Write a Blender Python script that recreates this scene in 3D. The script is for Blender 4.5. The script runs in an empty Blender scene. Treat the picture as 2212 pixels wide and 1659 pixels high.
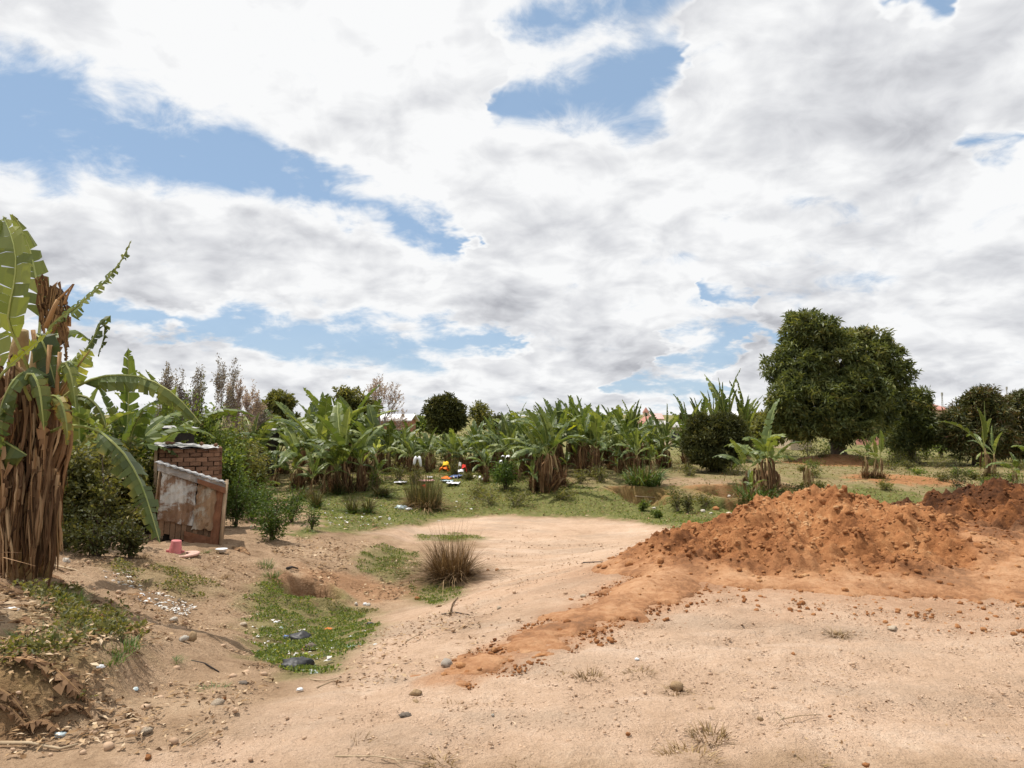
import bpy, math, random
import numpy as np
from mathutils import Vector, Matrix

R = math.radians
random.seed(11)
rng = np.random.default_rng(11)
scene = bpy.context.scene
COL = scene.collection

# ---------------------------------------------------------------- camera
CAM = np.array((0.0, 0.0, 1.65)); PITCH = R(3.2); F = 740.0
cam_data = bpy.data.cameras.new('camera'); cam = bpy.data.objects.new('camera', cam_data)
COL.objects.link(cam)
cam.location = CAM; cam.rotation_euler = (R(90) + PITCH, 0, 0)
cam_data.sensor_width = 36.0; cam_data.lens = F / 1024 * 36.0
cam_data.clip_start = 0.05; cam_data.clip_end = 6000
scene.camera = cam
scene.render.resolution_x = 1024; scene.render.resolution_y = 768
scene.view_settings.view_transform = 'Standard'; scene.view_settings.look = 'None'
cy = scene.cycles; cy.max_bounces = 6; cy.diffuse_bounces = 3; cy.glossy_bounces = 2; cy.transmission_bounces = 3; cy.transparent_max_bounces = 4
cy.use_adaptive_sampling = True; cy.adaptive_threshold = .02; cy.caustics_reflective = False; cy.caustics_refractive = False
scene.view_settings.exposure = 0.17; scene.view_settings.gamma = 1.0

def ray(px, py):
    a, b = (px - 512) / F, (384 - py) / F
    c, s = math.cos(PITCH), math.sin(PITCH)
    d = np.array((a, c - b * s, s + b * c))
    return d / np.linalg.norm(d)

# ---------------------------------------------------------------- sun and sky
SUN_AZ, SUN_EL = R(-62), R(66)          # azimuth from +Y towards +X
sun_vec = Vector((math.sin(SUN_AZ) * math.cos(SUN_EL), math.cos(SUN_AZ) * math.cos(SUN_EL), math.sin(SUN_EL)))
sd = bpy.data.lights.new('sun', 'SUN'); sd.energy = 4.5; sd.angle = R(0.55); sd.color = (1.0, 0.94, 0.86)
so = bpy.data.objects.new('sun', sd); COL.objects.link(so)
so.rotation_euler = sun_vec.to_track_quat('Z', 'Y').to_euler(); so.location = (0, 0, 30)

world = bpy.data.worlds.new('World'); scene.world = world; world.use_nodes = True

class NT:
    def __init__(self, tree):
        self.t = tree; self.n = tree.nodes; self.l = tree.links
    def put(self, sock, v):
        if isinstance(v, bpy.types.NodeSocket): self.l.new(v, sock)
        elif v is not None: sock.default_value = v
    def m(self, op, a, b=None, c=None, clamp=False):
        n = self.n.new('ShaderNodeMath'); n.operation = op; n.use_clamp = clamp
        for i, v in enumerate((a, b, c)): self.put(n.inputs[i], v)
        return n.outputs[0]
    def vm(self, op, a, b=None, out=0):
        n = self.n.new('ShaderNodeVectorMath'); n.operation = op
        self.put(n.inputs[0], a); self.put(n.inputs[1], b)
        return n.outputs[out]
    def mr(self, v, a, b, c=0.0, d=1.0, smooth=True):
        n = self.n.new('ShaderNodeMapRange'); n.interpolation_type = 'SMOOTHSTEP' if smooth else 'LINEAR'
        for i, q in enumerate((v, a, b, c, d)): self.put(n.inputs[i], q)
        return n.outputs[0]
    def noise(self, vec, scale, detail=4, rough=.55, dist=0.0, color=False, dim='3D'):
        n = self.n.new('ShaderNodeTexNoise'); n.noise_dimensions = dim
        self.put(n.inputs['Vector'], vec)
        n.inputs['Scale'].default_value = scale; n.inputs['Detail'].default_value = detail
        n.inputs['Roughness'].default_value = rough; n.inputs['Distortion'].default_value = dist
        return n.outputs['Color' if color else 'Fac']
    def voro(self, vec, scale, feature='F1', out='Distance'):
        n = self.n.new('ShaderNodeTexVoronoi'); n.feature = feature
        self.put(n.inputs['Vector'], vec); n.inputs['Scale'].default_value = scale
        return n.outputs[out]
    def mix(self, f, a, b, mode='MIX'):
        n = self.n.new('ShaderNodeMix'); n.data_type = 'RGBA'; n.blend_type = mode
        self.put(n.inputs[0], f)
        for s, v in ((n.inputs[6], a), (n.inputs[7], b)):
            self.put(s, v if isinstance(v, bpy.types.NodeSocket) else (*v[:3], 1.0))
        return n.outputs[2]
    def ramp(self, f, stops, mode='LINEAR'):
        n = self.n.new('ShaderNodeValToRGB'); n.color_ramp.interpolation = mode
        e = n.color_ramp.elements
        while len(e) > 1: e.remove(e[-1])
        for i, (p, c) in enumerate(stops):
            q = e[0] if i == 0 else e.new(p)
            q.position = p; q.color = (*c[:3], 1.0)
        self.put(n.inputs[0], f); return n.outputs[0]
    def xyz(self, v):
        n = self.n.new('ShaderNodeSeparateXYZ'); self.put(n.inputs[0], v); return n.outputs
    def cxyz(self, x, y, z=0.0):
        n = self.n.new('ShaderNodeCombineXYZ')
        for i, q in enumerate((x, y, z)): self.put(n.inputs[i], q)
        return n.outputs[0]
    def attr(self, name, out='Fac'):
        n = self.n.new('ShaderNodeAttribute'); n.attribute_name = name; return n.outputs[out]

def build_sky():
    w = NT(world.node_tree); w.n.clear()
    world.cycles.sampling_method = 'MANUAL'; world.cycles.sample_map_resolution = 256
    outn = w.n.new('ShaderNodeOutputWorld'); bg = w.n.new('ShaderNodeBackground')
    bg.inputs['Strength'].default_value = 0.085
    w.l.new(bg.outputs[0], outn.inputs[0])
    sky = w.n.new('ShaderNodeTexSky'); sky.sky_type = 'NISHITA'; sky.sun_disc = False
    sky.sun_elevation = SUN_EL; sky.sun_rotation = SUN_AZ
    sky.air_density = 1.0; sky.dust_density = 0.6; sky.ozone_density = 1.6; sky.altitude = 1200
    tc = w.n.new('ShaderNodeTexCoord'); d = w.vm('NORMALIZE', tc.outputs['Generated'])
    x, y, z = w.xyz(d)
    zc = w.m('MAXIMUM', z, 0.0)
    az = w.m('ARCTAN2', x, y); el = w.m('ARCSINE', z)
    # cloud-layer coordinates: bands shrink and flatten towards the horizon, no seam behind the viewer
    lv = w.m('MULTIPLY', w.m('LOGARITHM', w.m('ADD', zc, 0.13), math.e), 1.05)
    k = w.m('DIVIDE', 2.0, w.m('ADD', zc, .42))
    P = w.cxyz(w.m('MULTIPLY', x, k), w.m('MULTIPLY', y, k), lv)
    wn = w.vm('SUBTRACT', w.noise(P, 3.4, 4, .6, color=True), (0.5, 0.5, 0.5))
    wx, wy, _ = w.xyz(wn)
    azn = w.m('MULTIPLY_ADD', w.m('MULTIPLY_ADD', wx, 0.16, az), 1 / 2.4, .5, clamp=True)      # +-1.2 rad -> 0..1
    el2 = w.m('MULTIPLY_ADD', wy, 0.10, el)
    def fcurve(fac, pts):
        n = w.n.new('ShaderNodeFloatCurve'); c = n.mapping.curves[0]; n.mapping.use_clip = False
        while len(c.points) > 2: c.points.remove(c.points[1])
        pts = [(0.0, pts[0][1])] + pts + [(1.0, pts[-1][1])]
        c.points[0].location = pts[0]; c.points[1].location = pts[-1]
        for q in pts[1:-1]: c.points.new(*q)
        for q in c.points: q.handle_type = 'VECTOR'
        n.mapping.update(); w.l.new(fac, n.inputs['Value']); return n.outputs[0]
    # breaks between the cloud banks: bearing, height above the horizon, half width (read off as pixels, kept as angles)
    bands = [
        [(-300, 80, 26), (-150, 95, 34), (0, 115, 36), (120, 133, 30), (250, 163, 21), (385, 207, 18), (430, 236, 22), (462, 242, 10), (486, 244, 0)],
        [(484, 112, 0), (505, 108, 15), (560, 97, 24), (605, 72, 34), (645, 62, 40), (662, 58, 26), (690, 50, 0)],
        [(480, 20, 0), (510, 24, 14), (545, 12, 20), (590, 20, 22), (640, 0, 24), (690, -10, 0)],
        [(-200, 315, 18), (-60, 325, 12), (0, 315, 0), (75, 306, 9), (130, 320, 10), (180, 325, 6), (230, 327, 13), (330, 344, 18), (430, 347, 18), (500, 338, 8), (540, 335, 0),
         (640, 360, 0), (672, 356, 15), (722, 349, 15), (745, 332, 5), (790, 334, 7), (830, 336, 0)],
        [(600, 392, 0), (630, 386, 11), (725, 387, 11), (745, 387, 0), (860, -4, 0), (890, -2, 9), (945, 4, 9), (970, 8, 0)],
        [(698, 275, 0), (712, 288, 10), (722, 296, 9), (745, 303, 10), (766, 304, 0), (935, 152, 0), (970, 148, 11), (1015, 146, 13), (1040, 145, 0), (1070, 240, 0), (1150, 230, 20), (1300, 220, 0)],
    ]
    g = None
    for bi, bd in enumerate(bands):
        cs, hs = [], []
        for (px, py, hw) in bd:
            A = ray(px, py); u = math.atan2(A[0], A[1]) / 2.4 + .5
            cs.append((u, math.asin(A[2]))); hs.append((u, hw / F * 10))
        hs[0] = (hs[0][0], 0.0); hs[-1] = (hs[-1][0], 0.0)
        cc_ = fcurve(azn, cs); hh = w.m('MULTIPLY_ADD', fcurve(azn, hs), .22, .0005)
        v = w.m('SUBTRACT', 1.0, w.m('DIVIDE', w.m('ABSOLUTE', w.m('SUBTRACT', el2, cc_)), hh), clamp=True)
        v = w.m('MULTIPLY', v, w.mr(hh, .004, .022, 0.0, (1.0, .72, .68, .92, .85, .62)[bi]))
        g = v if g is None else w.m('MAXIMUM', g, v)
    big = w.noise(P, 1.3, 3, .5)
    fine = w.noise(P, 5.2, 7, .64, .5)
    vn = w.n.new('ShaderNodeTexVoronoi'); vn.feature = 'SMOOTH_F1'; vn.inputs['Scale'].default_value = 3.2
    vn.inputs['Smoothness'].default_value = .6
    w.l.new(w.vm('ADD', P, w.vm('MULTIPLY', wn, (.5, .5, .5))), vn.inputs['Vector'])
    puff = w.m('SUBTRACT', .62, vn.outputs['Distance'])
    dens = w.m('ADD', w.m('MULTIPLY', big, 1.0), w.m('MULTIPLY', fine, 1.3))       # mean about 1.07
    dens = w.m('ADD', dens, w.m('MULTIPLY', puff, .5))
    infr = w.m('MULTIPLY', w.mr(y, 0.35, 0.7), w.mr(el, R(44), R(34)))               # the bank that stands over the valley ahead
    dens = w.m('ADD', dens, w.m('MULTIPLY', infr, 0.22))
    dens = w.m('SUBTRACT', dens, w.m('MULTIPLY', g, 1.05))
    alpha = w.mr(dens, 0.62, 1.24, 0.10, 1.0)
    # light and shade of the cloud bodies: tops towards the sun bright, undersides and cores grey
    Pu = w.vm('ADD', P, (0.05, 0.02, .22))
    rel = w.m('SUBTRACT', w.noise(P, 1.7, 4, .55, .2), w.noise(Pu, 1.7, 4, .55, .2))
    Pv = w.vm('ADD', P, (0.02, 0.01, .07))
    rel2 = w.m('SUBTRACT', fine, w.noise(Pv, 5.2, 5, .6, .5))
    thick = w.mr(dens, 1.05, 1.9)
    lum = w.m('ADD', w.m('MULTIPLY', rel, 1.35), 1.065)
    lum = w.m('ADD', lum, w.m('MULTIPLY', rel2, .55))
    lum = w.m('SUBTRACT', lum, w.m('MULTIPLY', thick, 0.30))
    lum = w.m('SUBTRACT', lum, w.mr(el, R(24), R(2), 0.0, 0.12))
    lum = w.m('ADD', lum, w.m('MULTIPLY', puff, .30))
    cc = w.ramp(w.mr(lum, .5, 1.02, smooth=False), [(0, (4.6, 4.7, 5.1)), (.5, (7.4, 7.5, 7.8)), (1, (10.0, 10.05, 10.1))])
    skyc = w.mix(w.mr(el, R(16), R(0), 0, .4), w.mix(.55, sky.outputs[0], (3.4, 5.7, 8.7)), (5.6, 7.0, 8.2))
    col = w.mix(alpha, skyc, cc)
    w.l.new(col, bg.inputs['Color'])
build_sky()

# ---------------------------------------------------------------- numpy noise
def _hash(ix, iy, seed):
    h = (ix * 374761393 + iy * 668265263 + seed * 1442695041) & 0xffffffff
    h = ((h ^ (h >> 13)) * 1274126177) & 0xffffffff
    return (h ^ (h >> 16)) & 0xffffffff
def perlin(x, y, seed=0):
    x = np.asarray(x, float); y = np.asarray(y, float)
    ix = np.floor(x).astype(np.int64); iy = np.floor(y).astype(np.int64)
    fx, fy = x - ix, y - iy
    u = fx * fx * fx * (fx * (fx * 6 - 15) + 10); v = fy * fy * fy * (fy * (fy * 6 - 15) + 10)
    def g(i, j, dx, dy):
        a = _hash(i, j, seed) * (2 * math.pi / 4294967296.0)
        return np.cos(a) * dx + np.sin(a) * dy
    a = g(ix, iy, fx, fy); b = g(ix + 1, iy, fx - 1, fy); c = g(ix, iy + 1, fx, fy - 1); d = g(ix + 1, iy + 1, fx - 1, fy - 1)
    return (a * (1 - u) + b * u) * (1 - v) + (c * (1 - u) + d * u) * v
def fbm(x, y, octs=4, seed=0, gain=.5):
    s = 0; a = 1.0; f = 1.0
    for o in range(octs):
        s = s + a * perlin(np.asarray(x) * f + o * 17.3, np.asarray(y) * f - o * 9.1, seed + o); a *= gain; f *= 2.03
    return s
def worley(x, y, seed=0):
    x = np.asarray(x, float); y = np.asarray(y, float)
    ix = np.floor(x).astype(np.int64); iy = np.floor(y).astype(np.int64)
    best = np.full(x.shape, 9.0)
    for i in (-1, 0, 1):
        for j in (-1, 0, 1):
            cx, cy = ix + i, iy + j
            px = cx + _hash(cx, cy, seed) / 4294967296.0; py = cy + _hash(cx, cy, seed + 77) / 4294967296.0
            best = np.minimum(best, (px - x) ** 2 + (py - y) ** 2)
    return np.sqrt(best)
def ss(a, b, t):
    t = np.clip((t - a) / (b - a), 0, 1); return t * t * (3 - 2 * t)

# ---------------------------------------------------------------- terrain height
PITS = []       # (x, y, rx, ry, rot, depth)
def Hbase(x, y):
    x = np.asarray(x, float); y = np.asarray(y, float)
    s = (x + .44) * -.84 + (y - 4.9) * .543
    s = np.maximum(s, (y - 13.8) * .8)
    s = np.minimum(s, y - 4.4)
    z = -.9 * ss(-.2, 4.8, s)
    z = z + (.80 - .42 * ss(9, 15, y)) * ss(-1.9, -5.8, x) * ss(4.3, 6.0, y) * (1 - ss(19, 25, y))
    n = .12 * perlin(x * 2.1, y * 2.1, 5)
    z = z + .30 * ss(-2.25 + n, -2.7 + n, x) * ss(4.02 + n, 4.32 + n, y) * (1 - .7 * ss(4.6, 6.5, y))
    z = z + .55 * ss(20.5, 28, y + 1.2 * perlin(x / 4, 3.3, 9))
    z = z + .22 * ss(21.5, 23.5, y + 1.0 * perlin(x / 2.5, 1.3, 19)) * ss(0, 3, x) * ss(18, 12, x)
    z = z + .09 * perlin(x / 2.7, y / 2.7, 2) + .16 * perlin(x / 7.0, y / 7.0, 3) * ss(5, 14, y)
    z = z + ss(90, 420, y) * (6 + 5 * perlin(x / 90, y / 90, 4)) + ss(100, 400, np.abs(x)) * 3
    r = np.hypot((x - 17.0) / 3.6, (y - 38.4) / 3.0)
    z = z + .55 * (1 - ss(0, 1, r))
    return z
def H(x, y):
    z = Hbase(x, y)
    for (cx, cy, rx, ry, rot, dep) in PITS:
        c, s = math.cos(rot), math.sin(rot)
        dx, dy = np.asarray(x, float) - cx, np.asarray(y, float) - cy
        v = -dx * s + dy * c; open_ = dep > .6          # the hole on the bank opens towards the path
        q = np.hypot((dx * c + dy * s) / rx, v / np.where((v < 0) & open_, ry * 3.0, ry)) + .12 * perlin(dx * 4 + cx, dy * 4, 8)
        z = z - dep * (1 - np.where((v < 0) & open_, ss(.05, 1.0, q), ss(.72, 1.0, q))) + .05 * np.exp(-((q - 1.25) / .2) ** 2)
    return z
_T = np.concatenate([np.linspace(2, 12, 900), np.linspace(12, 60, 1500), np.linspace(60, 900, 800)])
def G(px, py, fn=None):
    """world point where the line of sight through a pixel meets the ground"""
    d = ray(px, py); p = CAM[None, :] + _T[:, None] * d[None, :]
    diff = p[:, 2] - (fn or H)(p[:, 0], p[:, 1])
    i = np.argmax(diff < 0) if (diff < 0).any() else len(_T) - 1
    if i > 0 and diff[i] < 0:
        f = diff[i - 1] / (diff[i - 1] - diff[i]); q = p[i - 1] * (1 - f) + p[i] * f
    else: q = p[i]
    return np.array((q[0], q[1], float((fn or H)(q[0], q[1]))))
def at(px, py, Y):
    """world point on the line of sight of a pixel at depth Y"""
    d = ray(px, py); return CAM + d * (Y / d[1])
def gz(x, y): return float(H(np.float64(x), np.float64(y)))
for (px, py, rx, ry, rot, dep) in ((312, 587, .42, .26, -.25, .62), (640, 491, .95, .5, 0, .63), (655, 501, .45, .45, .2, .3),
                                   (738, 489, 1.5, .55, .1, .66), (722, 508, .35, .35, 0, .3), (746, 506, 1.0, .45, 0, .66)):
    q = G(px, py, Hbase); PITS.append((q[0], q[1], rx, ry, rot, dep))

# ---------------------------------------------------------------- mesh and object helpers
def tag(o, label=None, cat=None, group=None, kind=None):
    for k, v in (('label', label), ('category', cat), ('group', group), ('kind', kind)):
        if v: o[k] = v
    return o
def link(o, parent=None):
    COL.objects.link(o)
    if parent is not None: o.parent = parent
    return o
def mesh_np(name, V, faces, mats, midx=None, smooth=False, attrs=None, quads=False):
    """V (n,3); faces int array (m,3) or (m,4), or a list of lists"""
    me = bpy.data.meshes.new(name)
    V = np.asarray(V, np.float32)
    if isinstance(faces, np.ndarray):
        m, k = faces.shape
        me.vertices.add(len(V)); me.vertices.foreach_set('co', V.ravel())
        me.loops.add(m * k); me.loops.foreach_set('vertex_index', faces.astype(np.int32).ravel())
        me.polygons.add(m); me.polygons.foreach_set('loop_start', np.arange(0, m * k, k, dtype=np.int32))
    else:
        me.from_pydata(V.tolist(), [], faces)
    for mt in (mats if isinstance(mats, (list, tuple)) else [mats]): me.materials.append(mt)
    if midx is not None: me.polygons.foreach_set('material_index', np.asarray(midx, np.int32))
    if smooth: me.polygons.foreach_set('use_smooth', np.ones(len(me.polygons), bool))
    for an, arr in (attrs or {}).items():
        a = me.attributes.new(an, 'FLOAT', 'POINT'); a.data.foreach_set('value', np.asarray(arr, np.float32))
    me.update(calc_edges=True)
    return me
def obj(name, me, parent=None, loc=None, rot=None, scale=None):
    o = bpy.data.objects.new(name, me); link(o, parent)
    if loc is not None: o.location = loc
    if rot is not None: o.rotation_euler = rot
    if scale is not None: o.scale = scale if hasattr(scale, '__len__') else (scale,) * 3
    return o
def empty(name, loc, rz=0.0, scale=1.0):
    o = bpy.data.objects.new(name, None); link(o); o.location = loc; o.rotation_euler = (0, 0, rz); o.scale = (scale,) * 3
    o.empty_display_size = .1; return o
def copy_tree(o, parent=None):
    c = o.copy(); COL.objects.link(c); c.parent = parent
    for ch in o.children: copy_tree(ch, c)
    return c
class MB:
    """collects simple shapes into one mesh"""
    def __init__(s): s.v = []; s.f = []; s.m = []
    def add(s, V, Fc, mi=0):
        b = len(s.v); s.v += [tuple(p) for p in V]; s.f += [[i + b for i in q] for q in Fc]; s.m += [mi] * len(Fc)
    def box(s, c, size, mi=0, rot=None, jit=0):
        V = [Vector(((i - .5) * size[0], (j - .5) * size[1], (k - .5) * size[2])) for i in (0, 1) for j in (0, 1) for k in (0, 1)]
        if jit: V = [v + Vector([random.uniform(-jit, jit) for _ in range(3)]) for v in V]
        if rot is not None: V = [rot @ v for v in V]
        V = [v + Vector(c) for v in V]
        s.add(V, [[0, 1, 3, 2], [4, 6, 7, 5], [0, 4, 5, 1], [2, 3, 7, 6], [0, 2, 6, 4], [1, 5, 7, 3]], mi)
    def tube(s, pts, rad, n=6, mi=0, cap=True):
        pts = [Vector(p) for p in pts]; k = len(pts)
        if not hasattr(rad, '__len__'): rad = [rad] * k
        V = []; ref = Vector((0, 0, 1))
        for i, p in enumerate(pts):
            t = (pts[min(i + 1, k - 1)] - pts[max(i - 1, 0)]).normalized()
            if abs(t.dot(ref)) > .95: ref = Vector((1, 0, 0))
            a = t.cross(ref).normalized(); b = a.cross(t).normalized(); ref = b if i else ref
            V += [p + (a * math.cos(2 * math.pi * j / n) + b * math.sin(2 * math.pi * j / n)) * rad[i] for j in range(n)]
        Fc = [[i * n + j, i * n + (j + 1) % n, (i + 1) * n + (j + 1) % n, (i + 1) * n + j] for i in range(k - 1) for j in range(n)]
        if cap: Fc += [list(range(n - 1, -1, -1)), list(range((k - 1) * n, k * n))]
        s.add(V, Fc, mi)
    def mesh(s, name, mats, smooth=False): return mesh_np(name, s.v, s.f, mats, s.m, smooth)
    def build(s, name, mats, parent=None, smooth=False, **k): return obj(name, s.mesh(name, mats, smooth), parent, **k)

# ---------------------------------------------------------------- materials
def new_mat(name):
    m = bpy.data.materials.new(name); m.use_nodes = True; t = NT(m.node_tree)
    return m, t, m.node_tree.nodes['Principled BSDF']
def objpos(t):
    return t.n.new('ShaderNodeTexCoord').outputs['Object']
def wpos(t):
    return t.n.new('ShaderNodeNewGeometry').outputs['Position']
def bump(t, bsdf, h, dist=.02, strength=1.0, prev=None):
    b = t.n.new('ShaderNodeBump'); b.inputs['Strength'].default_value = strength; b.inputs['Distance'].default_value = dist
    t.put(b.inputs['Height'], h); t.put(b.inputs['Normal'], prev); t.l.new(b.outputs[0], bsdf.inputs['Normal']); return b.outputs[0]
def simple(name, c1, c2, scale=3.0, rough=.8, detail=5, bmp=0.0, bscale=None, spec=.3, metal=0.0, c3=None, world_space=False, rnd=0.0):
    m, t, b = new_mat(name); p = wpos(t) if world_space else objpos(t)
    n = t.noise(p, scale, detail, .6)
    st = [(.3, c1), (.7, c2)] if c3 is None else [(.25, c1), (.5, c2), (.75, c3)]
    col = t.ramp(n, st)
    if rnd:
        oi = t.n.new('ShaderNodeObjectInfo').outputs['Random']
        hs = t.n.new('ShaderNodeHueSaturation'); t.put(hs.inputs['Value'], t.mr(oi, 0, 1, 1 - rnd, 1 + rnd, False)); t.put(hs.inputs['Color'], col); col = hs.outputs[0]
    t.l.new(col, b.inputs['Base Color'])
    b.inputs['Roughness'].default_value = rough; b.inputs['Specular IOR Level'].default_value = spec; b.inputs['Metallic'].default_value = metal
    if bmp: bump(t, b, t.noise(p, bscale or scale * 4, 6, .65), bmp)
    return m
def leafmat(name, stops, trans=.35, rough=.45, spec=.4, tcol=None, rnd=.15, use_attr=True, hue=.0):
    """two-sided leaf: tint per leaf (attribute) and per plant (object random), light coming through"""
    m, t, b = new_mat(name)
    oi = t.n.new('ShaderNodeObjectInfo').outputs['Random']
    f = t.attr('tint') if use_attr else t.noise(objpos(t), 2.0, 4, .6)
    col = t.ramp(f, stops)
    hs = t.n.new('ShaderNodeHueSaturation'); t.put(hs.inputs['Value'], t.mr(oi, 0, 1, 1 - rnd, 1 + rnd, False)); t.put(hs.inputs['Color'], col)
    if hue: t.put(hs.inputs['Hue'], t.mr(oi, 1, 0, .5 - hue, .5 + hue, False))
    col = hs.outputs[0]
    t.l.new(col, b.inputs['Base Color']); b.inputs['Roughness'].default_value = rough; b.inputs['Specular IOR Level'].default_value = spec
    tr = t.n.new('ShaderNodeBsdfTranslucent')
    t.l.new(t.mix(1.0, col, tcol or (1.35, 1.25, .55), 'MULTIPLY'), tr.inputs['Color'])
    mx = t.n.new('ShaderNodeMixShader'); mx.inputs[0].default_value = trans
    t.l.new(b.outputs[0], mx.inputs[1]); t.l.new(tr.outputs[0], mx.inputs[2])
    t.l.new(mx.outputs[0], m.node_tree.nodes['Material Output'].inputs[0])
    return m
# ---------------------------------------------------------------- ground
def poly_world(pix):
    return np.array([G(u, v)[:2] for u, v in pix])
def poly_sd(x, y, P):
    """signed distance to a polygon, positive inside"""
    d = np.full(x.shape, 1e9); ins = np.zeros(x.shape, bool); n = len(P)
    for i in range(n):
        a, b = P[i], P[(i + 1) % n]; e = b - a
        wx, wy = x - a[0], y - a[1]
        h = np.clip((wx * e[0] + wy * e[1]) / (e @ e + 1e-9), 0, 1)
        d = np.minimum(d, np.hypot(wx - h * e[0], wy - h * e[1]))
        c = (a[1] > y) != (b[1] > y)
        with np.errstate(divide='ignore', invalid='ignore'):
            xi = a[0] + (y - a[1]) / (b[1] - a[1] if b[1] != a[1] else 1e-9) * e[0]
        ins ^= c & (x < xi)
    return np.where(ins, d, -d)

SAND_BASIN = [(365, 533), (400, 527), (440, 521), (490, 517), (540, 518), (590, 519), (640, 523), (690, 529), (745, 535), (850, 545),
              (1150, 600), (1150, 767), (160, 767), (215, 735), (330, 690), (350, 660), (385, 620), (420, 605), (462, 597), (478, 580), (475, 555), (490, 545), (470, 536), (420, 542)]
LAWN = [(290, 500), (330, 525), (300, 533), (365, 531), (400, 525), (440, 519), (490, 515), (540, 516), (600, 517), (640, 521), (700, 528), (800, 540), (900, 525), (960, 510),
        (900, 490), (830, 488), (780, 505), (700, 500), (600, 490), (500, 470), (400, 470), (330, 480)]
PATCHES = [  # green ground cover: polygon
    [(247, 590), (290, 586), (330, 600), (360, 615), (378, 628), (365, 645), (340, 655), (335, 672), (300, 676), (262, 660), (245, 620)],
    [(330, 598), (350, 602), (378, 612), (360, 620), (330, 610)],
    [(360, 555), (385, 545), (415, 552), (420, 575), (390, 580), (360, 572)],
    [(410, 585), (430, 575), (460, 580), (462, 593), (440, 605), (418, 600)],
    [(415, 536), (455, 534), (490, 537), (470, 541), (420, 541)],
    [(30, 595), (75, 590), (110, 610), (135, 640), (100, 650), (60, 640), (20, 625)],
    [(10, 640), (70, 645), (110, 660), (125, 690), (80, 700), (30, 680), (5, 660)],
    [(110, 565), (160, 560), (210, 580), (222, 595), (180, 598), (130, 585)],
]
W_SAND = poly_world(SAND_BASIN)
W_LAWN = poly_world(LAWN)
W_PATCH = [poly_world(p) for p in PATCHES]

# the tipped earth heaps stand on the level ground; their heights are used by the ground colours too
LOBES1 = [(4.45, 10.5, 1.95, 2.5, .80), (3.4, 9.9, 1.8, 1.9, .46), (5.35, 10.2, 1.9, 2.3, .44), (2.45, 9.1, 1.4, 1.4, .36), (4.2, 8.9, 2.2, 1.2, .22), (5.9, 9.2, 1.9, 1.7, .26)]
LOBES2 = [(8.4, 11.9, 2.2, 2.9, .70), (9.9, 12.1, 2.5, 3.2, .74), (7.3, 12.5, 1.2, 1.5, .30), (9.6, 10.0, 2.0, 2.0, .42)]
def lobes(x, y, L):
    m = np.full(np.shape(x), -1.0)
    for (cx, cy, rx, ry, h) in L:
        r = np.hypot((x - cx) / rx, (y - cy) / ry) + .10 * perlin(x * 1.1, y * 1.1, 31)
        q = h * (1.06 - np.sqrt(r * r + .06)); m = np.log(np.exp(9 * m) + np.exp(9 * np.maximum(q, -1.5))) / 9
    return m
def tail(x, y):
    a = np.array((-.42, 4.95)); b = np.array((2.6, 9.2)); e = b - a
    h = np.clip(((x - a[0]) * e[0] + (y - a[1]) * e[1]) / (e @ e), 0, 1)
    d = np.hypot(x - a[0] - h * e[0], y - a[1] - h * e[1]) + .10 * perlin(x * 1.7, y * 1.7, 33) + .04 * perlin(x * 6.1, y * 6.1, 34) + .05 * perlin(x * 17, y * 17, 35)
    wd = .14 + .42 * h; return (.014 + .15 * h ** 1.9) * (1 - (d / wd)), d / wd
def mound1(x, y):
    m = lobes(x, y, LOBES1) - .06; t, _ = tail(x, y); return np.maximum(m, np.maximum(t, -1))
def mound2(x, y): return lobes(x, y, LOBES2) - .06

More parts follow.
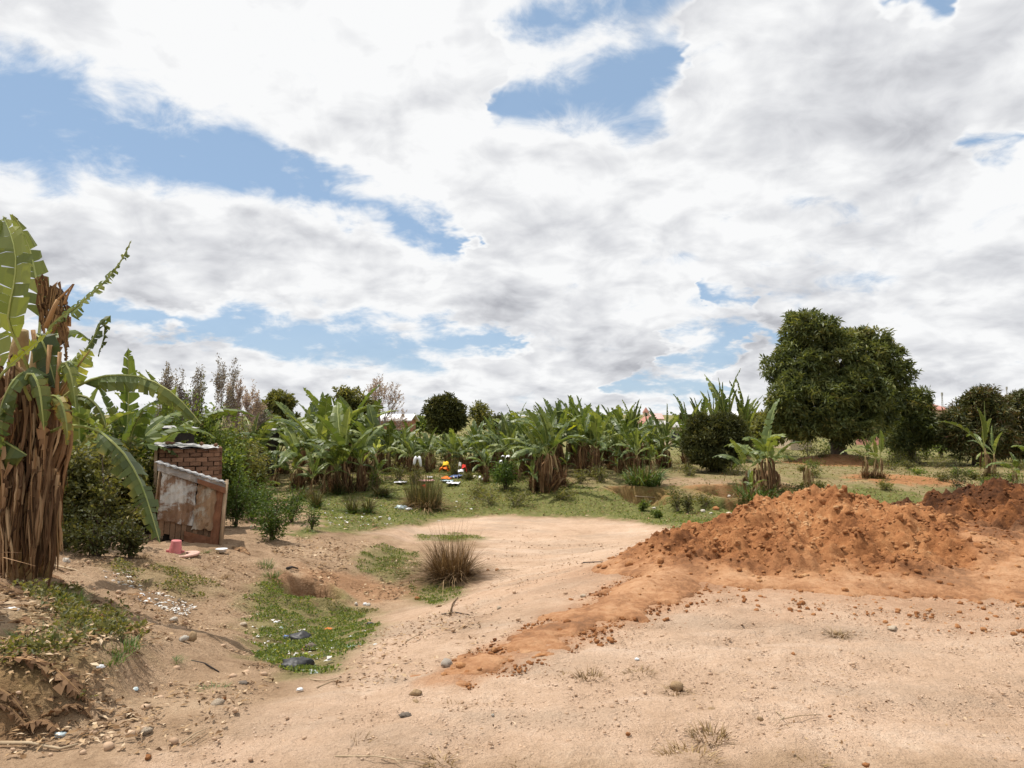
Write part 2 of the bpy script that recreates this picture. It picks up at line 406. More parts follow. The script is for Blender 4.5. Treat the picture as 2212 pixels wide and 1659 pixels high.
def axis(segs):
    out = [segs[0][0]]
    for a, b, n in segs: out += list(np.linspace(a, b, n + 1)[1:])
    return np.array(out)
def build_ground():
    gx = axis([(-900, -200, 14), (-200, -40, 32), (-40, -14, 60), (-14, -7.5, 90), (-7.5, 7.5, 290), (7.5, 14, 90), (14, 40, 80), (40, 200, 32), (200, 900, 14)])
    gy = axis([(-60, 0, 30), (0, 2.8, 20), (2.8, 13, 215), (13, 26, 150), (26, 45, 100), (45, 120, 60), (120, 1200, 40)])
    X, Y = np.meshgrid(gx, gy); nx, ny = len(gx), len(gy)
    x, y = X.ravel(), Y.ravel()
    z = H(x, y)
    near = ss(60, 20, y)
    z = z + near * (.030 * fbm(x * 1.6, y * 1.6, 4, 41) + .016 * fbm(x * 5, y * 6, 3, 42))
    rough = ss(-1.5, -3.5, x) * ss(3.8, 5, y) * ss(17, 13, y)
    z = z + rough * (.06 * fbm(x * 1.3, y * 2.3, 4, 43) + .035 * fbm(x * 4, y * 7, 3, 46))
    # wheel-smoothed ridges on the near level ground
    z = z + .012 * ss(7, 4, y) * np.sin(x * 1.5 + y * 4.2 + 1.6 * perlin(x * .7, y * .7, 44)) * ss(.6, 2.0, x)
    # footprints and old wheel ruts in the near ground
    gq = np.random.default_rng(5); nearm = (y < 9.5) & (y > 2.5) & (np.abs(x) < 7); xi, yi = x[nearm], y[nearm]; dz = np.zeros(xi.shape)
    for k in range(150):
        fx, fy, fa = gq.uniform(-2.2, 6.0), gq.uniform(3.0, 8.5), gq.uniform(0, 6.28); ca, sa = math.cos(fa), math.sin(fa)
        u = ((xi - fx) * ca + (yi - fy) * sa) / .17; v = (-(xi - fx) * sa + (yi - fy) * ca) / .075; r2 = u * u + v * v
        dz += np.where(r2 < 6, -.022 * np.exp(-r2 * 1.4) + .008 * np.exp(-(r2 - 1.6) ** 2 * 1.5), 0)
    for off in (0, 1.45):
        cyl = 3.55 + off + .30 * xi + .12 * np.sin(xi * .9) + .05 * perlin(xi * 2, yi * 0 + off, 71); e = (yi - cyl) / .13
        dz += ss(.4, 1.6, xi) * (-.022 * np.exp(-e * e) + .012 * np.exp(-(np.abs(e) - 1.7) ** 2 * 3) + .004 * np.sin(xi * 42 + yi * 9) * np.exp(-e * e))
    z[nearm] += dz
    i = np.arange(nx * ny).reshape(ny, nx)
    faces = np.stack([i[:-1, :-1], i[:-1, 1:], i[1:, 1:], i[1:, :-1]], -1).reshape(-1, 4)
    nz = .5 * fbm(x * .9, y * .9, 4, 51)
    nz2 = fbm(x * 2.3, y * 2.3, 4, 52)
    sand = ss(-.35, .25, poly_sd(x, y, W_SAND) + .28 * nz2)
    sand = np.maximum(sand, ss(3.0, 1.8, y - x * .05) )
    lawn = ss(-.6, .3, poly_sd(x, y, W_LAWN) + .9 * nz2) * (1 - sand)
    patch = np.zeros_like(x)
    for k_, P in enumerate(W_PATCH): patch = np.maximum(patch, (.3 if k_ >= 5 else .7) * ss(-.25, .2, poly_sd(x, y, P) + .3 * nz2))
    patch = np.maximum(patch, 0) 
    lawn = np.maximum(lawn, patch)
    far = ss(21, 24, y) * (.50 + .40 * ss(-.2, .4, nz + .3 * nz2)) + .25 * ss(34, 42, y)
    lawn = np.maximum(lawn, far)
    m = np.maximum(lobes(x, y, LOBES1) - .06, mound2(x, y)); red = (.22 * ss(-.40, -.05, m + .16 * nz2) + .18 * ss(-.10, .02, m)) * ss(4.2, 5.2, y)
    red = np.maximum(red, ss(2.3, .6, tail(x, y)[1] + .7 * nz2) * .62)
    dust = ss(.15, .6, nz * .8 + .25 + .9 * ss(1.0, 2.4, x * .5)) * ss(5.0, 6.2, y - .25 * x + .8 * nz) * ss(9, 7.6, y) * ss(2.0, 4.2, x)
    red = np.maximum(red, .40 * dust)
    for (cx, cy, rx, ry, rot, dep) in PITS:
        q = np.hypot((x - cx) / rx, (y - cy) / np.where((y < cy) & (dep > .6), ry * 2.6, ry)); red = np.maximum(red, (.75 if cy > 14 else .35) * ss(1.6, .9, q + .3 * nz2))
    q = G(355, 588); red = np.maximum(red, .38 * ss(1.0, .5, np.hypot((x - q[0]) / 1.2, (y - q[1]) / .9) + .3 * nz2))
    for (u, v, r) in ((830, 462, 2.5), (905, 478, 2.0), (800, 498, .9)):
        q = G(u, v); red = np.maximum(red, .85 * ss(1.0, .6, np.hypot((x - q[0]) / (r * 1.3), (y - q[1]) / r) + .3 * nz2)); lawn = lawn * (1 - .9 * ss(1.0, .6, np.hypot((x - q[0]) / (r * 1.3), (y - q[1]) / r) + .3 * nz2))
    q1, q2 = G(680, 470), G(790, 480)
    for (u, v, rx, ry) in ((690, 482, 2.3, 1.2), (400, 476, 2.2, 1.6), (770, 487, 1.6, .9)):
        q = G(u, v); k = ss(1.0, .4, np.hypot((x - q[0]) / rx, (y - q[1]) / ry) + .5 * nz2); lawn = lawn * (1 - .8 * k)
    litter = rough * ss(-.2, .3, nz2 + .1) + .8 * ss(1.8, .6, np.hypot((x + 2.3) / 1.6, (y - 12.5) / 2.2))
    cut = ss(-2.3, -2.7, x) * ss(3.9, 4.05, y) * ss(4.8, 4.4, y)
    cut = np.maximum(cut, .55 * rough * ss(.0, .5, nz))
    me = mesh_np('ground', np.stack([x, y, z], 1), faces, ground_mat(), smooth=True,
                 attrs={'sand': sand, 'grass': lawn, 'red': red, 'litter': np.clip(litter, 0, 1), 'cut': cut, 'cover': patch})
    g = obj('ground', me); g['kind'] = 'structure'
    return g
def ground_mat():
    m, t, b = new_mat('ground'); p = wpos(t)
    n1 = t.noise(p, .8, 6, .6); n2 = t.noise(p, 5, 7, .65); n3 = t.noise(p, 30, 5, .6)
    mix3 = t.m('ADD', t.m('MULTIPLY', n1, .45), t.m('ADD', t.m('MULTIPLY', n2, .35), t.m('MULTIPLY', n3, .2)))
    sand = t.ramp(mix3, [(.35, (.37, .25, .165)), (.43, (.485, .335, .228)), (.52, (.56, .395, .278)), (.63, (.64, .48, .355))])
    earth = t.ramp(mix3, [(.34, (.15, .095, .056)), (.43, (.28, .185, .112)), (.54, (.40, .275, .175)), (.66, (.51, .375, .25))])
    grey = t.mr(t.noise(t.vm('MULTIPLY', p, (1, 2.2, 1)), .42, 4, .6), .48, .64, 0, .55)
    sand = t.mix(grey, sand, (.40, .305, .225))
    pale = t.mr(t.noise(t.vm('MULTIPLY', p, (.5, 2.6, 1)), .55, 5, .65), .56, .70, 0, .5)
    sand = t.mix(pale, sand, (.64, .50, .39))
    col = t.mix(t.attr('sand'), earth, sand)
    cutc = t.ramp(n2, [(.3, (.14, .075, .035)), (.7, (.29, .16, .075))])
    col = t.mix(t.m('MULTIPLY', t.attr('cut'), .8), col, cutc)
    # dry leaf and pebble flecks on the untidy bank
    vs = t.voro(p, 26, 'F1', 'Color'); vd = t.voro(p, 26)
    fl = t.ramp(t.xyz(vs)[0], [(.0, (.10, .06, .035)), (.35, (.30, .2, .12)), (.6, (.55, .42, .28)), (1, (.62, .55, .47))], 'CONSTANT')
    col = t.mix(t.m('MULTIPLY', t.mr(vd, .36, .2), t.m('MULTIPLY', t.attr('litter'), t.mr(n1, .4, .6, .25, .8))), col, fl)
    red = t.ramp(mix3, [(.32, (.22, .085, .03)), (.48, (.36, .15, .055)), (.62, (.45, .22, .095))])
    col = t.mix(t.attr('red'), col, red)
    gn = t.m('ADD', t.m('MULTIPLY', n2, .6), t.m('MULTIPLY', n3, .4))
    grass = t.ramp(gn, [(.30, (.05, .065, .018)), (.46, (.115, .135, .036)), (.58, (.19, .19, .062)), (.70, (.32, .25, .125))])
    gm = t.m('MULTIPLY', t.attr('grass'), t.mr(t.m('ADD', n2, t.m('MULTIPLY', n3, .3)), .47, .62, .55, 1.0))
    col = t.mix(gm, col, grass)
    sp = t.voro(p, 48); spc = t.mr(sp, .16, .05)
    col = t.mix(t.m('MULTIPLY', spc, t.mr(n2, .35, .6, .15, .75)), col, (.14, .085, .05))
    col = t.mix(t.mr(t.noise(p, 110, 2, .6), .35, .65, .22, 0), col, (.20, .13, .08))
    t.l.new(col, b.inputs['Base Color']); b.inputs['Roughness'].default_value = .95; b.inputs['Specular IOR Level'].default_value = .1
    h = t.m('ADD', t.m('MULTIPLY', n3, .5), t.m('ADD', t.noise(p, 12, 6, .7), t.m('MULTIPLY', t.noise(p, 90, 3, .6), .25)))
    bump(t, b, h, .05, 1.0)
    return m
ground = build_ground()

# ---------------------------------------------------------------- tipped earth heaps
def earth_mat(name, stops, sc=2.0):
    m, t, b = new_mat(name); p = wpos(t)
    n = t.m('ADD', t.m('MULTIPLY', t.noise(p, sc, 6, .62), .6), t.m('MULTIPLY', t.noise(p, 14, 5, .65), .4))
    oi = t.n.new('ShaderNodeObjectInfo').outputs['Random']
    n = t.m('ADD', n, t.mr(oi, 0, 1, -.05, .05, False))
    n = t.m('ADD', n, t.mr(t.noise(p, .7, 4, .6), .35, .65, -.07, .06, False))
    t.l.new(t.mix(t.m('MULTIPLY', t.attr('dust'), t.mr(n, .38, .6, .35, .95)), t.ramp(n, stops), (.47, .285, .165)), b.inputs['Base Color']); b.inputs['Roughness'].default_value = .95; b.inputs['Specular IOR Level'].default_value = .12
    bump(t, b, t.m('ADD', t.noise(p, 22, 6, .7), t.m('MULTIPLY', t.noise(p, 70, 4, .6), .4)), .03, .9)
    return m
M_RED = earth_mat('red_earth', [(.34, (.14, .056, .023)), (.45, (.28, .118, .046)), (.57, (.39, .185, .078)), (.68, (.53, .32, .165))])
M_DARKRED = earth_mat('damp_red_earth', [(.36, (.05, .022, .011)), (.48, (.125, .050, .020)), (.60, (.26, .105, .038)), (.74, (.44, .22, .09))], 1.1)
def clod_mesh(name, seed, mat, sub=2, flat=.8):
    r = np.random.default_rng(seed)
    import bmesh
    bm = bmesh.new(); bmesh.ops.create_icosphere(bm, subdivisions=sub, radius=1.0)
    V = np.array([v.co[:] for v in bm.verts]); Fc = np.array([[v.index for v in f.verts] for f in bm.faces]); bm.free()
    k = 1 + .55 * perlin(V[:, 0] * 1.6 + seed * 3.1, V[:, 1] * 1.6 + V[:, 2] * 1.3, seed) + .62 * perlin(V[:, 0] * 3.3 + V[:, 2] * 3, V[:, 1] * 3.3 + seed, seed + 1)
    V = V * k[:, None] * np.array((1, r.uniform(.7, 1), flat * r.uniform(.75, 1)))
    return mesh_np(name, V, Fc, mat)
def lumps(x, y, seed):
    w1 = worley(x * 2.6, y * 2.6, seed); w2 = worley(x * 6.1, y * 6.1, seed + 5); w3 = worley(x * 12.5, y * 12.5, seed + 9)
    w0 = worley(x * 1.25 + 3.1, y * 1.25, seed + 13)
    return .26 * (.5 - w0) + .20 * (.5 - w1) + .14 * (.45 - w2) + .07 * (.45 - w3)
def heap(name, fn, x0, x1, y0, y1, step, seed, mat, label, rough_fn, nclod, nbig):
    gx = np.arange(x0, x1, step); gy = np.arange(y0, y1, step); X, Y = np.meshgrid(gx, gy); x, y = X.ravel(), Y.ravel()
    m = fn(x, y); rf = rough_fn(x, y); m = m + ss(.15, .0, m) * (.035 * perlin(x * 2.3, y * 2.3, seed + 20) + .02 * perlin(x * 7, y * 7, seed + 21))
    top = m + ss(-.02, .2, m) * (rf * lumps(x, y, seed) + .10 * rf * fbm(x * .9, y * .9, 3, seed)) + .012 * fbm(x * 9, y * 9, 3, seed + 3)
    z = H(x, y) + top + .012
    ny, nx = X.shape; i = np.arange(nx * ny).reshape(ny, nx)
    fc = np.stack([i[:-1, :-1], i[:-1, 1:], i[1:, 1:], i[1:, :-1]], -1).reshape(-1, 4)
    keep = (m[fc] > -.02).any(1); z = np.where(m < 0, np.minimum(z, H(x, y) - .03 + .2 * (m + .02)), z)
    fc = fc[keep]; used, inv = np.unique(fc, return_inverse=True); fc = inv.reshape(-1, 4)
    V = np.stack([x, y, z], 1)[used]
    c = V.mean(0); c[2] = gz(c[0], c[1])
    root = empty(name, c); tag(root, label, 'earth heap')
    obj('soil_body', mesh_np('soil_body', V - c, fc, mat, smooth=True, attrs={'dust': (ss(.22, .02, m) * .6 + .5 * ss(.7, .3, rf) * ss(.0, .1, m))[used].clip(0, 1)}), root)
    ci = np.where((m > -.03) & (rf > .12))[0]
    p = rf[ci] * (0.35 + ss(0, .25, m[ci])); p /= p.sum()
    pick = rng.choice(ci, nbig + nclod, p=p, replace=False)
    protos = [clod_mesh('clod', seed * 10 + k, mat, 2) for k in range(7)]
    for k in range(nbig):
        q = pick[k]; s = .020 + .042 * rng.random() ** 2.5
        obj('clod', protos[k % 7], root, loc=np.array((x[q], y[q], z[q] + s * .15)) - c, rot=rng.uniform(0, 6.28, 3), scale=s)
    # the countless small crumbs
    base = [clod_mesh('crumb', seed * 10 + 50 + k, mat, 1) for k in range(4)]
    Vs, Fs, off = [], [], 0
    for k in range(4):
        n = len(base[k].vertices); bv = np.empty(n * 3, np.float32); base[k].vertices.foreach_get('co', bv); bv = bv.reshape(-1, 3)
        bf = np.array([pl.vertices[:] for pl in base[k].polygons])
        qs = pick[nbig:][k::4]; s = .008 + .034 * rng.random(len(qs)) ** 3.2; a = rng.uniform(0, 6.28, len(qs))
        ca, sa = np.cos(a), np.sin(a)
        vx = bv[None, :, 0] * ca[:, None] - bv[None, :, 1] * sa[:, None]; vy = bv[None, :, 0] * sa[:, None] + bv[None, :, 1] * ca[:, None]
        vv = np.stack([vx, vy, np.broadcast_to(bv[None, :, 2], vx.shape)], -1) * s[:, None, None] + np.stack([x[qs] + rng.normal(0, .02, len(qs)), y[qs] + rng.normal(0, .02, len(qs)), z[qs]], 1)[:, None, :]
        Vs.append(vv.reshape(-1, 3)); Fs.append((bf[None] + (np.arange(len(qs)) * n)[:, None, None]).reshape(-1, 3) + off); off += len(qs) * n
    o = obj('crumbs', mesh_np('crumbs', np.concatenate(Vs) - c, np.concatenate(Fs), mat), root); o['kind'] = 'stuff'
    return root
def rough1(x, y):
    t, h = tail(x, y)
    body = ss(.0, .2, lobes(x, y, LOBES1) - .03)
    smooth_flank = ss(.45, 1.0, (x - 5.0) * .8 - (y - 9.9) * .55 + .3 * perlin(x * 1.5, y * 1.5, 61)) + ss(.5, .9, (8.9 - y) * .7 + .25 * perlin(x * 1.5, y * 1.5, 62))
    return np.clip(body * (1 - .8 * np.clip(smooth_flank, 0, 1)) + .16, .16, 1)
def rough2(x, y): return np.clip(.25 + ss(0, .2, mound2(x, y)), .2, 1.15)
heap('earth_heap', mound1, -1.2, 7.8, 4.5, 13.5, .03, 3, M_RED, 'orange red tipped earth heap with a long tail of soil running down to the sand', rough1, 5600, 290)
heap('earth_heap', mound2, 5.6, 12.8, 8.0, 15.6, .035, 6, M_DARKRED, 'darker brown red earth heap at the right edge of the picture', rough2, 4500, 260)

# ---------------------------------------------------------------- plant materials
M_BAN = leafmat('banana_leaf', [(0, (.062, .095, .028)), (.45, (.138, .185, .052)), (.8, (.235, .275, .078)), (1, (.38, .38, .10))], .38, .45, .4, rnd=.35, hue=.02)
M_BANDULL = leafmat('dull_banana_leaf', [(0, (.05, .075, .022)), (.5, (.10, .14, .035)), (.85, (.22, .22, .05)), (1, (.40, .30, .06))], .28, .45, .4, rnd=.12)
M_BANYEL = leafmat('yellow_banana_leaf', [(0, (.30, .36, .04)), (.6, (.52, .54, .05)), (1, (.62, .56, .06))], .4, .4, .4, rnd=.1)
M_DRYLEAF = leafmat('dry_banana_leaf', [(0, (.06, .034, .018)), (.35, (.15, .085, .045)), (.7, (.30, .185, .10)), (1, (.47, .33, .19))], .18, .85, .15, tcol=(1.2, .9, .6), rnd=.25)
M_RIB = simple('banana_midrib', (.20, .26, .07), (.38, .40, .14), 3, .45, rnd=.2)
M_DRYRIB = simple('dry_midrib', (.20, .11, .05), (.36, .22, .10), 3, .8, rnd=.2)
M_STEM = simple('banana_stem', (.09, .055, .028), (.30, .22, .10), 2.4, .75, 6, .03, 9, c3=(.22, .115, .055), rnd=.3)
M_STEMG = simple('green_banana_stem', (.13, .15, .05), (.33, .30, .13), 2.2, .6, 6, .02, 9, c3=(.24, .15, .07), rnd=.2)
M_BARK = simple('bark', (.055, .040, .028), (.16, .12, .085), 5, .9, 6, .03, 14, rnd=.15)
M_TWIG = simple('grey_twig', (.16, .12, .10), (.32, .26, .22), 6, .9, rnd=.15)
M_MANGO = leafmat('mango_leaf', [(0, (.045, .062, .024)), (.45, (.125, .152, .050)), (.8, (.22, .23, .078)), (1, (.32, .26, .115))], .30, .5, .3, rnd=.05)
M_RUSTY = leafmat('flushing_mango_leaf', [(0, (.036, .046, .016)), (.45, (.09, .098, .03)), (.72, (.16, .115, .05)), (1, (.25, .125, .065))], .2, .5, .3, rnd=.05)
M_DARKL = leafmat('dark_bush_leaf', [(0, (.036, .042, .016)), (.6, (.078, .085, .028)), (1, (.16, .14, .05))], .25, .6, .15, rnd=.08)
M_SHRUB = leafmat('shrub_leaf', [(0, (.06, .095, .022)), (.5, (.13, .18, .04)), (.85, (.25, .28, .07)), (1, (.38, .33, .10))], .42, .5, .3, rnd=.18)
M_OLIVE = leafmat('olive_shrub_leaf', [(0, (.065, .075, .024)), (.5, (.155, .16, .052)), (.85, (.27, .245, .09)), (1, (.40, .33, .14))], .40, .55, .3, rnd=.18)
M_FEATH = leafmat('fine_shrub_leaf', [(0, (.035, .070, .012)), (.5, (.080, .135, .022)), (1, (.17, .22, .045))], .32, .5, .3, rnd=.15)
M_PURPLE = leafmat('withered_flower', [(0, (.13, .12, .12)), (.5, (.25, .22, .20)), (1, (.38, .34, .30))], .2, .8, .1, rnd=.1)
M_PINK = leafmat('pink_bud', [(0, (.25, .18, .165)), (.5, (.42, .32, .29)), (1, (.56, .45, .41))], .2, .8, .1, rnd=.1)
M_STRAW = leafmat('straw_blade', [(0, (.10, .062, .03)), (.5, (.24, .16, .075)), (1, (.45, .34, .18))], .2, .8, .15, tcol=(1.2, 1.0, .6), rnd=.15)
M_SEDGE = leafmat('sedge_blade', [(0, (.05, .055, .022)), (.45, (.10, .10, .04)), (.8, (.20, .15, .07)), (1, (.36, .26, .13))], .2, .7, .2, rnd=.15)
M_BROWNS = leafmat('brown_sedge_blade', [(0, (.075, .046, .024)), (.45, (.16, .105, .055)), (.8, (.28, .19, .10)), (1, (.42, .31, .18))], .2, .75, .15, tcol=(1.2, 1.0, .6), rnd=.1)
M_REED = leafmat('green_blade', [(0, (.045, .085, .022)), (.5, (.10, .16, .04)), (1, (.22, .26, .08))], .28, .5, .3, rnd=.15)

def nrm(a): return a / (np.linalg.norm(a, axis=-1, keepdims=True) + 1e-9)
UP = np.array((0., 0., 1.))
def rdir(n): return nrm(rng.normal(size=(n, 3)))

def leaf_cloud(name, P, D, L, W, mat, tint, fold=.22, droop=.12, flat=.6):
    """many small folded leaves as one mesh"""
    n = len(P); L = np.broadcast_to(L, (n,)); W = np.broadcast_to(W, (n,))
    D = nrm(D); N = nrm(UP * flat + rng.normal(size=(n, 3)) * .55); S = nrm(np.cross(D, N)); N = np.cross(S, D)
    L1, W1 = L[:, None], W[:, None]
    mid = P + D * L1 * .45 + N * W1 * fold
    V = np.stack([P, mid + S * W1 * .5, P + D * L1 - UP * L1 * droop, mid - S * W1 * .5], 1).reshape(-1, 3)
    b = (np.arange(n) * 4)[:, None]
    Fc = np.concatenate([b + np.array([0, 1, 2]), b + np.array([0, 2, 3])], 0)
    return mesh_np(name, V, Fc, mat, attrs={'tint': np.repeat(tint, 4)})

def crown_points(lobes_, n, depth=.45, bumps=.12, seed=0):
    vol = np.array([l[1][0] * l[1][1] * l[1][2] for l in lobes_]) ** (2 / 3.)
    idx = rng.choice(len(lobes_), n * 3, p=vol / vol.sum())
    C = np.array([l[0] for l in lobes_])[idx]; Rr = np.array([l[1] for l in lobes_])[idx]
    d = rdir(n * 3); f = 1 - depth * rng.random(n * 3) ** 2.2 + bumps * perlin(d[:, 0] * 3 + idx * 7.7, d[:, 1] * 3 + d[:, 2] * 2.3, seed)
    P = C + d * Rr * f[:, None]
    keep = np.ones(len(P), bool)
    for k, (c, r) in enumerate(lobes_):
        q = np.linalg.norm((P - np.array(c)) / np.array(r), axis=1); keep &= ~((q < .72) & (idx != k))
    P, d = P[keep][:n], d[keep][:n]
    return P, d
def sublobes(lobes_, m, f=.42):
    out = []
    for (c, r) in lobes_:
        d = rdir(m); d[:, 2] = d[:, 2] * .9 + .12; d = nrm(d)
        out.append((c, tuple(np.array(r) * .74)))
        for q in d: s_ = f * rng.uniform(.7, 1.15); out.append((tuple(np.array(c) + q * np.array(r) * .72), tuple(np.array(r) * s_)))
    return out
def crown(name, lobes_, n, k, Lr, Wr, mat, parent, seed=0, spread=.3, upb=.35, depth=.45, tint_sd=.16, bumps=.10, nsub=9):
    P, d = crown_points(sublobes(lobes_, nsub), n, depth, bumps, seed)
    n = len(P); ct = .42 + rng.normal(0, tint_sd, n) + .25 * perlin(P[:, 0] * .9 + 3, P[:, 2] * .9 + P[:, 1] * .5, seed + 7)
    a = nrm(d + UP * upb + rng.normal(size=(n, 3)) * .3)
    PP = np.repeat(P, k, 0) + rdir(n * k) * (rng.random((n * k, 1)) ** .5) * spread * .5 * np.array((1, 1, .7))
    DD = nrm(np.repeat(a, k, 0) * .55 + rdir(n * k) * .9)
    L = Lr * rng.uniform(.7, 1.25, n * k); tint = np.clip(np.repeat(ct, k) + rng.normal(0, .12, n * k), 0, 1)
    return obj(name, leaf_cloud(name, PP, DD, L, Wr * L / Lr, mat, tint), parent)

def limbs(mb, base, tips, r0, trunk_h, seed=0, n=6):
    """trunk and limbs as tapered tubes"""
    rr = random.Random(seed); b = Vector(base)
    fork = b + Vector((rr.uniform(-.06, .06) * trunk_h, rr.uniform(-.06, .06) * trunk_h, trunk_h))
    mb.tube([b - Vector((0, 0, .15)), b + Vector((0, 0, .02)), b.lerp(fork, .35), b.lerp(fork, .7), fork], [r0 * 1.6, r0 * 1.25, r0, r0 * .92, r0 * .85], 9)
    for tp in tips:
        t = Vector(tp); pts = [fork - Vector((0, 0, .1))]
        for q in (.3, .6, 1.0):
            m_ = fork.lerp(t, q); m_.z += math.sin(q * 3.14) * .12 * (t - fork).length * .5
            pts.append(m_ + Vector([rr.uniform(-.05, .05) * (t - fork).length for _ in range(3)]))
        mb.tube(pts, [r0 * .55, r0 * .42, r0 * .28, r0 * .08], n)

def tree(name, base, lobes_, n, k, Lr, Wr, mat, r0, trunk_h, label, cat='tree', group=None, seed=0, spread=.3, barkm=None, **kw):
    root = empty(name, base); tag(root, label, cat, group)
    mb = MB(); limbs(mb, (0, 0, 0), [np.array(c) + np.array((0, 0, .3 * r[2])) for c, r in lobes_], r0, trunk_h, seed)
    mb.build('trunk', barkm or M_BARK, root, smooth=True)
    crown('crown', lobes_, n, k, Lr, Wr, mat, root, seed, spread, **kw)
    return root

def shrub_mesh(h, r, nst, nlv, Lr, Wr, mat, seed=0, low=.15, lean=(0, 0), bushy=.35, stem_r=.02, twig=None, droop=.15):
    """stems with leaves along them: returns (stems mesh, foliage mesh)"""
    g = np.random.default_rng(seed); mb = MB(); P, D = [], []
    for i in range(nst):
        a = g.uniform(0, 6.28); q = math.sqrt(g.random()); hh = h * g.uniform(.65, 1.0) * (1.05 - .45 * q)
        tip = np.array((math.cos(a) * q * r + lean[0], math.sin(a) * q * r + lean[1], hh))
        t = np.linspace(0, 1, 5); c = np.outer(t, tip) ; c[:, 2] = hh * (t ** .85); c[:, :2] *= (t ** 1.3)[:, None] / np.maximum(t, 1e-3)[:, None]
        c[1:] += g.normal(0, .035 * h * .4, (4, 3)); c[0] = (math.cos(a) * .04 * r, math.sin(a) * .04 * r, -.04)
        mb.tube(c, [stem_r, stem_r * .85, stem_r * .65, stem_r * .4, stem_r * .15], 4, cap=False)
        m = max(3, int(nlv / nst)); tt = low + (1 - low) * g.random(m) ** .8
        ci = tt * 4; i0 = np.clip(ci.astype(int), 0, 3); f = (ci - i0)[:, None]
        pp = c[i0] * (1 - f) + c[i0 + 1] * f
        off = np.clip(g.normal(size=(m, 3)), -1.6, 1.6) * r * bushy * np.array((1, 1, .6)); P.append(pp + off * (0.25 + .75 * g.random((m, 1)))); D.append(nrm(off + g.normal(size=(m, 3)) * .3 * r + UP * .15 * r))
    P = np.concatenate(P); D = np.concatenate(D); keep = P[:, 2] > .03; P, D = P[keep], D[keep]; n = len(P)
    L = Lr * g.uniform(.6, 1.3, n)
    tint = np.clip(.4 + g.normal(0, .2, n) + .3 * perlin(P[:, 0] * 2.2 / max(r, .3), P[:, 2] * 2.2 / max(r, .3), seed), 0, 1)
    return mb.mesh('stems', twig or M_BARK, True), leaf_cloud('foliage', P, D, L, Wr * L / Lr, mat, tint, droop=droop)
def shrub(name, base, h, r, nst, nlv, Lr, Wr, mat, label, cat='shrub', group=None, rz=0.0, meshes=None, **kw):
    ms = meshes or shrub_mesh(h, r, nst, nlv, Lr, Wr, mat, **kw)
    root = empty(name, base, rz); tag(root, label, cat, group)
    obj('stems', ms[0], root); obj('foliage', ms[1], root); return root

def blades_mesh(name, n, h, spread, lean, w, mat, seed, segs=4, root_r=.1, droop=.5, hvar=.4, dirb=None):
    """a tuft of arching blades as one mesh"""
    g = np.random.default_rng(seed)
    a = g.uniform(0, 6.28, n); q = np.sqrt(g.random(n)) * root_r
    B = np.stack([np.cos(a) * q, np.sin(a) * q, np.full(n, -.02)], 1)
    a2 = a + g.normal(0, .7, n); hd = np.stack([np.cos(a2), np.sin(a2), np.zeros(n)], 1)
    if dirb is not None: hd = nrm(hd + np.array(dirb))
    ln = np.abs(g.normal(lean, lean * .55, n)); hh = h * (1 - hvar * g.random(n))
    t = np.linspace(0, 1, segs + 1)
    S = np.stack([-np.sin(a2 + g.normal(0, .8, n)), np.cos(a2), np.zeros(n)], 1); S = nrm(S)
    V = []
    for tt in t:
        c = B + hd * (spread * ln * (tt ** 1.5))[:, None] + UP * (hh * (tt - droop * ln * tt ** 2.6 * .6))[:, None]
        ww = w * (1 - tt ** 1.6 * .92) * .5
        V += [c - S * ww, c + S * ww]
    V = np.stack(V, 1).reshape(-1, 3); k = 2 * (segs + 1)
    b = (np.arange(n) * k)[:, None]
    Fc = np.concatenate([b + np.array([2 * i, 2 * i + 1, 2 * i + 3, 2 * i + 2]) for i in range(segs)], 0)
    return mesh_np(name, V, Fc, mat, attrs={'tint': np.repeat(np.clip(g.normal(.45, .25, n), 0, 1), k)})

